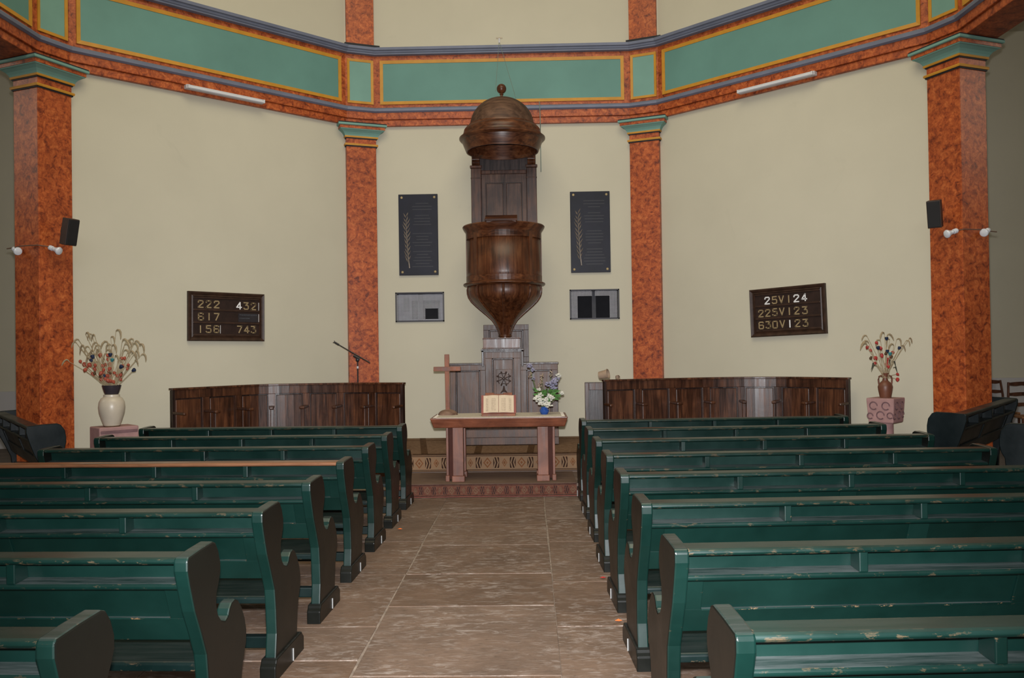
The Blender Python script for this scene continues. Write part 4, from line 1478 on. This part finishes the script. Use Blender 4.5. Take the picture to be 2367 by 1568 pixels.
dried_bouquet(bl, 0.05, ears, reds, pods, teals, 0.3, 11, 'lantern_red')
tag(bl, 'dried wheat, red seed lanterns and blue thistles in the cream vase', 'bouquet')

# right pedestal, amphora and bouquet
prr = empty('stone_capital', (4.13, 9.30, 0), math.radians(-45))
MB().lathe([(0.0, 0.0), (0.10, 0.0), (0.10, 0.05), (0.076, 0.07), (0.074, 0.745), (0.0, 0.745)], 28).build('shaft', 'pink_stone', prr, fix=True, bevel=0.004)
mb = MB()
for (h0, z0), (h1, z1) in (((0.125, 0.745), (0.132, 0.76)), ((0.132, 0.76), (0.146, 0.985)), ((0.146, 0.985), (0.146, 1.01))):
    mb.add([(-h0, -h0, z0), (h0, -h0, z0), (h0, h0, z0), (-h0, h0, z0), (-h1, -h1, z1), (h1, -h1, z1), (h1, h1, z1), (-h1, h1, z1)], [(0, 1, 5, 4), (1, 2, 6, 5), (2, 3, 7, 6), (3, 0, 4, 7)])
mb.add([(-.146, -.146, 1.01), (.146, -.146, 1.01), (.146, .146, 1.01), (-.146, .146, 1.01)], [(0, 1, 2, 3)])
mb.add([(-.125, -.125, .745), (.125, -.125, .745), (.125, .125, .745), (-.125, .125, .745)], [(0, 3, 2, 1)])
blk = mb.build('block', 'pink_stone', prr, fix=True, bevel=0.008)
for face in (0, 1):
    for x, z, r in ((-0.07, 0.93, 0.04), (0.06, 0.93, 0.04), (0.0, 0.83, 0.04), (0.10, 0.83, 0.03), (-0.11, 0.82, 0.03)):
        pts = []
        for k in range(14):
            u, v = x + r * math.cos(k * 0.42), z + r * math.sin(k * 0.42)
            h = 0.132 + 0.014 * (v - 0.76) / 0.225
            pts.append((u, -h, v) if face == 0 else (h, u, v))
        MB().tube(pts, 0.007, 6).build('carved_ring', 'pink_stone_carve', blk, smooth=True)
tag(prr, 'pinkish carved stone block on a round shaft beside the right stall', 'pedestal')
am = empty('amphora', (4.13, 9.30, 1.011))
MB().lathe([(0.0, 0), (0.055, 0), (0.058, 0.01), (0.070, 0.07), (0.076, 0.115), (0.068, 0.145), (0.045, 0.168), (0.030, 0.182), (0.024, 0.21), (0.027, 0.235), (0.040, 0.262), (0.034, 0.262), (0.02, 0.23), (0.0, 0.22)], 32).build('body', 'terracotta', am, smooth=True)
for sx in (-1, 1):
    MB().tube([(sx * 0.025, 0, 0.222), (sx * 0.045, 0, 0.235), (sx * 0.064, 0, 0.225), (sx * 0.072, 0, 0.195), (sx * 0.068, 0, 0.155), (sx * 0.058, 0, 0.135)], 0.009, 8).build('handle', 'terracotta', am, smooth=True)
tag(am, 'small brown terracotta amphora with two handles on the stone block', 'vase')
br = empty('dried_bouquet', (4.13, 9.30, 1.22))
K = lambda px, py: ((px - 2050) * 0.00467, (865 - py) * 0.00467 + 0.05)
ears = [K(*p) for p in ((2010, 795), (2016, 780), (2036, 790), (2058, 780), (2062, 788), (2074, 788), (2100, 792), (2108, 788), (2085, 805), (2072, 802), (2006, 800), (2058, 775))]
reds = [K(*p) for p in ((2008, 805), (2026, 795), (2020, 812), (2034, 808), (2038, 824), (2027, 830), (2030, 842), (2071, 818), (2066, 828), (2058, 840), (2056, 846), (2032, 806), (2060, 834), (2082, 868), (2080, 880), (2054, 850))]
pods = [K(*p) for p in ((2016, 830), (2046, 820), (2057, 828))]
teals = [(*K(*p[:2]), p[2]) for p in ((2049, 786, 0), (2052, 815, 0), (2054, 821, 1), (2080, 808, 0), (2027, 807, 0))]
dried_bouquet(br, 0.05, ears, reds, pods, teals, 0.25, 4, 'lantern_bright', 5)
tag(br, 'dried wheat and bright red seed lanterns in the terracotta amphora', 'bouquet')


# ------------------------------------------------------------------ wall furniture
STROKES = {
    '0': [[(.12, 0), (0, .12), (0, .88), (.12, 1), (.58, 1), (.7, .88), (.7, .12), (.58, 0), (.12, 0)]],
    '1': [[(.35, 0), (.35, 1)]],
    '2': [[(0, .76), (.02, .88), (.14, 1), (.56, 1), (.7, .87), (.7, .68), (.02, .06), (0, 0), (.7, 0)]],
    '3': [[(0, 1), (.66, 1), (.30, .60), (.56, .60), (.7, .46), (.7, .12), (.58, 0), (.12, 0), (0, .14)]],
    '4': [[(.52, 0), (.52, 1), (0, .26), (.74, .26)]],
    '5': [[(.66, 1), (.06, 1), (.04, .58), (.56, .60), (.7, .46), (.7, .12), (.58, 0), (.12, 0), (0, .14)]],
    '6': [[(.68, .88), (.58, 1), (.12, 1), (0, .88), (0, .12), (.12, 0), (.58, 0), (.7, .12), (.7, .42), (.58, .54), (.02, .54)]],
    '7': [[(0, 1), (.7, 1), (.24, 0)]],
    'V': [[(0, 1), (.35, 0), (.7, 1)]]}
DIGITS = {}


def text_obj(ch, size, mat, parent, loc, **kw):
    """stencil numeral built from flat strokes, centred on its local origin"""
    h = size * 0.72
    key = (ch, mat)
    if key not in DIGITS:
        mb = MB()
        t = 0.075 * h
        for k, line in enumerate(STROKES[ch]):
            pts = [Vector(((x - 0.35) * h * 0.88, 0, (z - 0.5) * (h - 2 * t))) for x, z in line]
            for a, b in zip(pts, pts[1:]):
                d = b - a
                u = d.normalized()
                mb.obox((a + b) / 2, u, (0, 1, 0), u.cross(Vector((0, 1, 0))), d.length / 2 + t * 0.75, 0.0022, t)
        o = mb.build('digit', mat, parent)
        DIGITS[key] = o.data
    else:
        o = bpy.data.objects.new('digit', DIGITS[key])
        COL.objects.link(o)
        o.parent = parent
    o.location = loc
    return o


def hymn_board(loc, rz, tilt, w_, h_, rows, label, slips=()):
    """local x to the right, local y into the wall, z up, centre at the root"""
    root = empty('hymn_board', loc, rz)
    root.rotation_euler = (0, tilt, rz)
    hx, hz = w_ / 2, h_ / 2
    MB().box(-hx + 0.02, hx - 0.02, -0.022, -0.002, -hz + 0.02, hz - 0.02).build('board', 'board_wood', root)
    fr = MB()
    prof = [(0.0, -0.004), (0.0, -0.045), (0.012, -0.058), (0.030, -0.050), (0.042, -0.040), (0.055, -0.046), (0.066, -0.024), (0.066, -0.004)]
    rect = lambda d: [(-hx + d, -hz + d), (hx - d, -hz + d), (hx - d, hz - d), (-hx + d, hz - d)]
    vs = []
    for d, y in prof:
        for x, z in rect(d):
            vs.append((x, y, z))
    fs = []
    for k in range(len(prof) - 1):
        for j in range(4):
            j2 = (j + 1) % 4
            fs.append((k * 4 + j, k * 4 + j2, (k + 1) * 4 + j2, (k + 1) * 4 + j))
    fr.add(vs, fs)
    fr.build('frame', 'board_frame', root, fix=True)
    for z in (-hz + 0.075, -hz + 0.225, -hz + 0.38, hz - 0.07):
        MB().box(-hx + 0.066, hx - 0.066, -0.034, -0.02, z - 0.011, z + 0.011).build('slot_rail', 'board_frame', root, bevel=0.003)
    for txt, x, z, mat in rows:
        text_obj(txt, 0.132, mat, root, (x, -0.026, z))
    for x, z, sw, sh, mat in slips:
        MB().box(x - sw / 2, x + sw / 2, -0.028, -0.02, z - sh / 2, z + sh / 2).build('slip', mat, root)
    tag(root, label, 'hymn board', 'hymn boards')
    return root


def pxrows(rows, x0, x1, z0, z1, w_, h_):
    out = []
    for txt, fx, fz, mat in rows:
        out.append((txt, (fx - x0) / (x1 - x0) * w_ - w_ / 2, h_ / 2 - (fz - z0) / (z1 - z0) * h_, mat))
    return out


g, wt = 'digit_gold', 'digit_white'
rowsL = pxrows([('2', 595, 530, g), ('2', 768, 530, g), ('2', 945, 530, g), ('4', 1450, 540, wt), ('3', 1615, 540, g), ('2', 1787, 545, g),
                ('6', 600, 815, g), ('1', 777, 812, g), ('7', 945, 812, g),
                ('1', 590, 1097, g), ('5', 765, 1093, g), ('6', 940, 1093, g), ('7', 1465, 1090, g), ('4', 1625, 1090, g), ('3', 1787, 1090, g)], 318, 2035, 250, 1365, 0.99, 0.60)
hl = hymn_board((-3.422, 10.61, 2.035), math.radians(45), math.radians(0.6), 0.99, 0.60, rowsL, 'dark framed hymn board reading 222 617 156 on the left wall',
                [(0.28, -0.005, 0.26, 0.105, 'board_slip'), (-0.085, -0.155, 0.004, 0.10, 'digit_white'), (0.425, 0.14, 0.004, 0.10, 'digit_white'), (0.425, -0.005, 0.004, 0.10, 'digit_white')])
# two faint lines of small print on the slip
sm = MB()
rt = random.Random(2)
for zl, xe in ((0.028, 0.39), (-0.014, 0.30)):
    x = 0.165
    while x < xe:
        wd = rt.uniform(0.008, 0.014)
        sm.box(x, x + wd, -0.0295, -0.027, zl - 0.009 + rt.uniform(0, .005), zl + 0.009)
        x += wd + rt.uniform(0.004, 0.008)
sm.build('small_print', 'mullion_grey', hl)
rowsR = pxrows([('2', 680, 540 - 0, wt), ('5', 850, 525, g), ('V', 1008, 510, g), ('1', 1178, 500, g), ('2', 1348, 485, wt), ('4', 1520, 462, wt),
                ('2', 535, 835, g), ('2', 697, 820, g), ('5', 862, 800, g), ('V', 1025, 785, g), ('1', 1195, 778, g), ('2', 1360, 765, g), ('3', 1540, 755, g),
                ('6', 548, 1105, g), ('3', 712, 1090, g), ('0', 872, 1085, g), ('V', 1040, 1068, g), ('1', 1210, 1062, wt), ('2', 1380, 1050, g), ('3', 1555, 1040, g)], 0, 1, 0, 1, 1, 1)


def unskew(rows, w_, h_):
    """photographed slanting board -> upright board fractions"""
    out = []
    for txt, fx, fz, mat in rows:
        px, py = fx + 0.5, 0.5 - fz
        u = (px - 262) / (1970 - 262)
        for _ in range(4):
            top = 305 + (138 - 305) * u
            bot = 1380 + (1285 - 1380) * u
            v = (py - top) / (bot - top)
            l, r = 262 + (325 - 262) * v, 1970 + (2028 - 1970) * v
            u = (px - l) / (r - l)
        out.append((txt, u * w_ - w_ / 2, h_ / 2 - v * h_, mat))
    return out


hymn_board((3.486, 10.545, 1.998), math.radians(-45), math.radians(-1.6), 0.99, 0.595, unskew(rowsR, 0.99, 0.595), 'dark framed hymn board reading 25V 225V 630V on the right wall')


def memorial(x0, x1, z0, z1, seed, label):
    cxm, czm = (x0 + x1) / 2, (z0 + z1) / 2
    root = empty('memorial_plaque', (cxm, WY, czm))
    hx, hz = (x1 - x0) / 2, (z1 - z0) / 2
    MB().box(-hx, hx, -0.03, -0.002, -hz, hz).build('slab', 'plaque_slate', root, bevel=0.004)
    for sx in (-1, 1):
        for sz in (-1, 1):
            MB().ball((sx * (hx - 0.045), -0.03, sz * (hz - 0.045)), 0.018, 0.008, 0.018, seg=12, rings=6).build('bolt', 'bolt_brass', root, smooth=True)
    rr = random.Random(seed)
    ins = MB()
    for k in range(22):
        z = hz - 0.13 - k * 0.042
        if k in (3, 8, 9, 15):
            continue
        l = rr.uniform(0.08, 0.15)
        ins.box(0.055 - l, 0.055 + l, -0.0306, -0.029, z - 0.006, z + 0.006)
    ins.build('inscription', 'plaque_text', root)
    # bronze palm branch
    xs0 = -hx + 0.115
    stem = [(xs0 + 0.03, -0.034, -hz + 0.10), (xs0 + 0.015, -0.036, -hz + 0.25), (xs0, -0.038, -hz + 0.5), (xs0 - 0.01, -0.037, -hz + 0.72), (xs0 + 0.01, -0.034, -hz + 0.83)]
    pb = MB().tube(stem, [0.011, 0.007, 0.006, 0.004, 0.002], 6).build('palm_stem', 'palm_bronze', root, smooth=True)
    for k in range(11):
        t = 0.19 + k * 0.062
        z = -hz + t
        x = xs0 + 0.02 - 0.03 * min(1, t / 0.6)
        for sx in (-1, 1):
            L_ = rr.uniform(0.085, 0.12) * (1 if k < 9 else 0.75)
            d = Vector((sx * rr.uniform(0.42, 0.6), 0, 1)).normalized()
            s = Vector((d.z, 0, -d.x))
            p = Vector((x, -0.035, z + sx * 0.012))
            lf = MB()
            lf.add([p, p + d * L_ * 0.45 + s * 0.009, p + d * L_, p + d * L_ * 0.45 - s * 0.009, p + d * L_ * 0.45 + Vector((0, -0.01, 0))], [(0, 1, 4), (1, 2, 4), (2, 3, 4), (3, 0, 4), (0, 3, 2, 1)])
            lf.build('palm_leaf', 'palm_bronze', pb)
    tag(root, label, 'plaque', 'memorial plaques')


memorial(-1.467, -0.919, 2.633, 3.766, 1, 'dark slate memorial plaque with bronze palm branch left of the pulpit')
memorial(0.928, 1.478, 2.633, 3.762, 2, 'dark slate memorial plaque with bronze palm branch right of the pulpit')


def grille(x0, x1, z0, z1, label, torn, back):
    root = empty('wall_grille', ((x0 + x1) / 2, WY, (z0 + z1) / 2))
    hx, hz = (x1 - x0) / 2, (z1 - z0) / 2
    fr = MB()
    t = 0.016
    fr.box(-hx, hx, -0.02, 0.03, -hz, -hz + t * 1.2)
    fr.box(-hx, hx, -0.02, 0.03, hz - t, hz)
    fr.box(-hx, -hx + t, -0.02, 0.03, -hz, hz)
    fr.box(hx - t, hx, -0.02, 0.03, -hz, hz)
    fr.build('frame', 'grille_frame', root)
    me = MB()
    step = 0.0175
    inside = lambda x, z: any(a <= x <= b and c <= z <= d for a, b, c, d in torn)
    nx, nz = int(2 * (hx - t) / step), int(2 * (hz - t) / step)
    r = 0.0026
    for i in range(1, nx):
        x = -hx + t + i * step
        run = None
        for j in range(nz + 1):
            z = -hz + t + j * step
            ok = not inside(x, z + step / 2) and j < nz
            if ok and run is None:
                run = z
            if not ok and run is not None:
                me.box(x - r, x + r, -0.006, -0.001, run, z)
                run = None
    for j in range(1, nz):
        z = -hz + t + j * step
        run = None
        for i in range(nx + 1):
            x = -hx + t + i * step
            ok = not inside(x + step / 2, z) and i < nx
            if ok and run is None:
                run = x
            if not ok and run is not None:
                me.box(run, x, -0.006, -0.001, z - r, z + r)
                run = None
    me.build('wire_mesh', 'grille_wire', root)['kind'] = 'stuff'
    for name, a, b, c, d, y, mat in back:
        MB().box(a, b, y, y + 0.02, c, d).build(name, mat, root)
    tag(root, label, 'grille', 'wall grilles')


grille(-1.529, -0.848, 1.982, 2.397, 'black framed wall grille with pale wire mesh left of the pulpit foot', [(0.075, 0.26, -0.17, -0.02)],
       [('mullion', -0.035, 0.03, -0.19, 0.19, 0.08, 'mullion_grey'), ('dark_pane', -0.125, 0.27, -0.165, 0.10, 0.10, 'grille_dark'), ('grey_sheet', -0.245, -0.16, -0.06, 0.14, 0.10, 'mullion_grey')])
grille(0.903, 1.592, 1.982, 2.400, 'black framed wall grille with torn dark centre right of the pulpit foot', [(-0.24, 0.21, -0.21, 0.115), (-0.035, 0.012, 0.0, 0.21)],
       [('mullion', -0.03, 0.025, -0.19, 0.19, 0.09, 'mullion_grey')])


# fluorescent strip lights on the oblique beams
def strip_light(sg, s0, s1, label):
    I = Vector((sg * S / 2, D))
    e1 = Vector((sg * R2, -R2))
    nn = Vector((sg * R2, R2))
    p0, p1 = I + e1 * s0, I + e1 * s1
    mid = (p0 + p1) / 2 - nn * 0.0
    L_ = (p1 - p0).length
    d = (p1 - p0) * (1 if sg > 0 else -1)
    root = empty('strip_light', (mid.x, mid.y, 4.752), math.atan2(d.y, d.x))
    MB().box(-L_ / 2, L_ / 2, -0.05, 0.024, 0.0, 0.048).build('housing', 'metal_white', root, bevel=0.006)
    MB().tube([(-L_ / 2 + 0.03, -0.068, 0.012), (L_ / 2 - 0.03, -0.068, 0.012)], 0.013, 12).build('tube', 'tube_glass', root, smooth=True)
    for sx in (-1, 1):
        MB().box(sx * (L_ / 2 - 0.02) - 0.012, sx * (L_ / 2 - 0.02) + 0.012, -0.082, -0.045, -0.004, 0.04).build('lamp_holder', 'metal_white', root, bevel=0.004)
    tag(root, label, 'light', 'fluorescent strip lights')


strip_light(-1, 1.47, 2.48, 'unlit white fluorescent strip light on the beam of the left wall')
strip_light(1, 1.48, 2.50, 'unlit white fluorescent strip light on the beam of the right wall')


# loudspeakers on the columns
def speaker(loc, rz, tilt, label, side):
    root = empty('loudspeaker', loc)
    root.rotation_euler = (tilt, 0, rz)
    MB().box(-0.066, 0.066, 0.0, 0.10, -0.14, 0.14).build('cabinet', 'speaker_case', root, bevel=0.006)
    MB().box(-0.060, 0.060, -0.012, 0.002, -0.132, 0.132).build('grille_cloth', 'speaker_black', root, bevel=0.005)
    MB().box(-0.02, 0.02, 0.09, 0.17, -0.03, 0.03).build('bracket', 'black_metal', root)
    tag(root, label, 'speaker', 'loudspeakers')


speaker((-4.465, 8.98, 2.885), math.radians(63), math.radians(13), 'small black loudspeaker tilted on the left column', -1)
speaker((4.515, 8.95, 2.912), math.radians(-36), math.radians(13), 'small black loudspeaker tilted on the right column', 1)


# reflector bulbs on the columns, each with its own holder
def bulb(base, tip, label):
    base, tip = Vector(base), Vector(tip)
    d = (tip - base).normalized()
    root = empty('reflector_bulb', base)
    root.rotation_euler = d.to_track_quat('Z', 'Y').to_euler()
    MB().lathe([(0.0, -0.01), (0.024, -0.01), (0.027, 0.0), (0.026, 0.03), (0.02, 0.035), (0.0, 0.035)], 20).build('socket', 'lamp_white', root, smooth=False)
    MB().lathe([(0.019, 0.034), (0.021, 0.04), (0.019, 0.045)], 20).build('collar', 'black_metal', root)
    MB().lathe([(0.0, 0.04), (0.022, 0.04), (0.023, 0.062), (0.031, 0.085), (0.042, 0.103), (0.043, 0.112), (0.038, 0.122), (0.018, 0.129), (0, 0.130)], 28).build('glass', 'lamp_white', root, smooth=True)
    tag(root, label, 'bulb', 'reflector bulbs on the columns')


bulb((-5.10, 9.00, 2.722), (-4.976, 8.893, 2.672), 'white reflector bulb on the outer face of the left column')
bulb((-4.712, 8.995, 2.73), (-4.62, 8.98, 2.695), 'white reflector bulb under the loudspeaker of the left column')
bulb((4.735, 8.94, 2.738), (4.64, 8.92, 2.707), 'white reflector bulb under the loudspeaker of the right column')
bulb((5.09, 9.0, 2.745), (4.973, 8.892, 2.695), 'white reflector bulb on the outer face of the right column')
for sg, lab in ((-1, 'thin brown cable strung between the bulbs of the left column'), (1, 'thin brown cable strung between the bulbs of the right column')):
    c = MB().tube([(sg * 4.70, 8.985, 2.735), (sg * 4.76, 8.95, 2.745), (sg * 4.795, 8.905, 2.748), (sg * 4.85, 8.915, 2.748), (sg * 4.98, 8.93, 2.745), (sg * 5.09, 8.98, 2.735), (sg * 5.19, 9.02, 2.73)], 0.006, 6).build('lamp_cable', 'cable', None, smooth=True)
    tag(c, lab, 'cable', 'lamp cables')

# microphone stand
ms = empty('microphone_stand', (-1.92, 11.25, 0))
MB().tube([(0, 0, 0.02), (0, 0, 1.50)], 0.009, 10).build('pole', 'black_metal', ms, smooth=True)
MB().tube([(0, 0, 1.36), (0, 0, 1.39)], 0.013, 10).build('collar', 'metal_white', ms)
cl_ = MB().ball((0, -0.005, 1.475), 0.026, 0.02, 0.03, seg=10, rings=6)
cl_.tube([(0.03, -0.01, 1.485), (-0.05, -0.01, 1.53)], 0.016, 8)
cl_.build('boom_clamp', 'black_metal', ms, smooth=True)
MB().tube([(-0.285, -0.015, 1.70), (0.165, -0.015, 1.432)], 0.0075, 8).build('boom', 'black_metal', ms, smooth=True)
mc = MB().tube([(-0.24, -0.015, 1.674), (-0.295, -0.015, 1.707)], 0.013, 8)
mc.tube([(-0.295, -0.015, 1.707), (-0.318, -0.015, 1.703)], 0.005, 6)
mc.tube([(-0.295, -0.015, 1.707), (-0.30, -0.015, 1.728)], 0.005, 6)
mc.build('microphone_clip', 'black_metal', ms)
for k in range(3):
    a = 2 * PI * k / 3 + 0.4
    MB().tube([(0, 0, 0.12), (math.cos(a) * 0.28, math.sin(a) * 0.28, 0.012)], 0.009, 8).build('leg', 'black_metal', ms, smooth=True)
tag(ms, 'thin black microphone boom stand behind the left stall', 'microphone stand')


# ------------------------------------------------------------------ chairs in the right wing
def chair(loc, rz, label):
    root = empty('ladder_back_chair', loc, rz)
    w2 = 0.20
    for sx in (-1, 1):
        MB().tube([(sx * w2, 0.19, 0.0), (sx * w2, 0.19, 0.46), (sx * (w2 + 0.015), 0.23, 0.75), (sx * (w2 - 0.005), 0.26, 1.0)], [0.018, 0.02, 0.019, 0.017], 8).build('back_post', 'chair_wood', root, smooth=True)
        MB().tube([(sx * w2, -0.19, 0.0), (sx * w2, -0.19, 0.46)], [0.016, 0.02], 8).build('leg', 'chair_wood', root, smooth=True)
    for z, y, wv in ((0.965, 0.26, 0.03), (0.80, 0.237, 0.022), (0.63, 0.213, 0.022)):
        pr = []
        n = 10
        top = [(-w2 + 2 * w2 * k / n, z + 0.025 + wv * math.sin(PI * k / n) * 0.6) for k in range(n + 1)]
        bot = [(w2 - 2 * w2 * k / n, z - 0.022 + wv * 0.5 * math.cos(4 * PI * k / n) * 0.4) for k in range(n + 1)]
        MB().prism_y(top + bot, y - 0.01, y + 0.01).build('ladder_rail', 'chair_wood', root)
    MB().box(-w2 - 0.02, w2 + 0.02, -0.21, 0.20, 0.44, 0.475).build('seat', 'rush_seat', root, bevel=0.012)
    for y in (-0.19, 0.19):
        MB().tube([(-w2, y, 0.22), (w2, y, 0.22)], 0.011, 6).build('rung', 'chair_wood', root)
    for sx in (-1, 1):
        MB().tube([(sx * w2, -0.19, 0.16), (sx * w2, 0.19, 0.16)], 0.011, 6).build('rung', 'chair_wood', root)
    root.scale = (1, 1, 0.95)
    tag(root, label, 'chair', 'chairs in the right wing')


chair((7.94, 14.15, 0), math.radians(5), 'brown ladder-back chair partly hidden behind the right column')
chair((7.98, 13.35, 0), math.radians(-4), 'brown ladder-back rush seat chair at the right edge by the stone dado')

# petals fallen by the aisle ends
for (x, y), mat, lab in (((-0.86, 7.62), 'petal_orange', 'orange petal fallen beside the second pew foot left of the aisle'),
                         ((0.80, 5.02), 'petal_orange', 'orange petal fallen by a pew foot right of the aisle'),
                         ((0.79, 5.95), 'lantern_bright', 'tiny red petal fallen by a pew foot right of the aisle')):
    p = MB()
    p.add([(0, 0, 0.012), (0.022, 0.006, 0.02), (0.045, 0.0, 0.012), (0.024, 0.022, 0.013), (0.022, -0.016, 0.013), (0.022, 0.004, 0.008)], [(0, 4, 1), (4, 2, 1), (2, 3, 1), (3, 0, 1), (0, 3, 5), (3, 2, 5), (2, 4, 5), (4, 0, 5)])
    o = p.build('fallen_petal', mat, None, loc=(x, y, 0.0))
    tag(o, lab, 'petal', 'fallen petals')
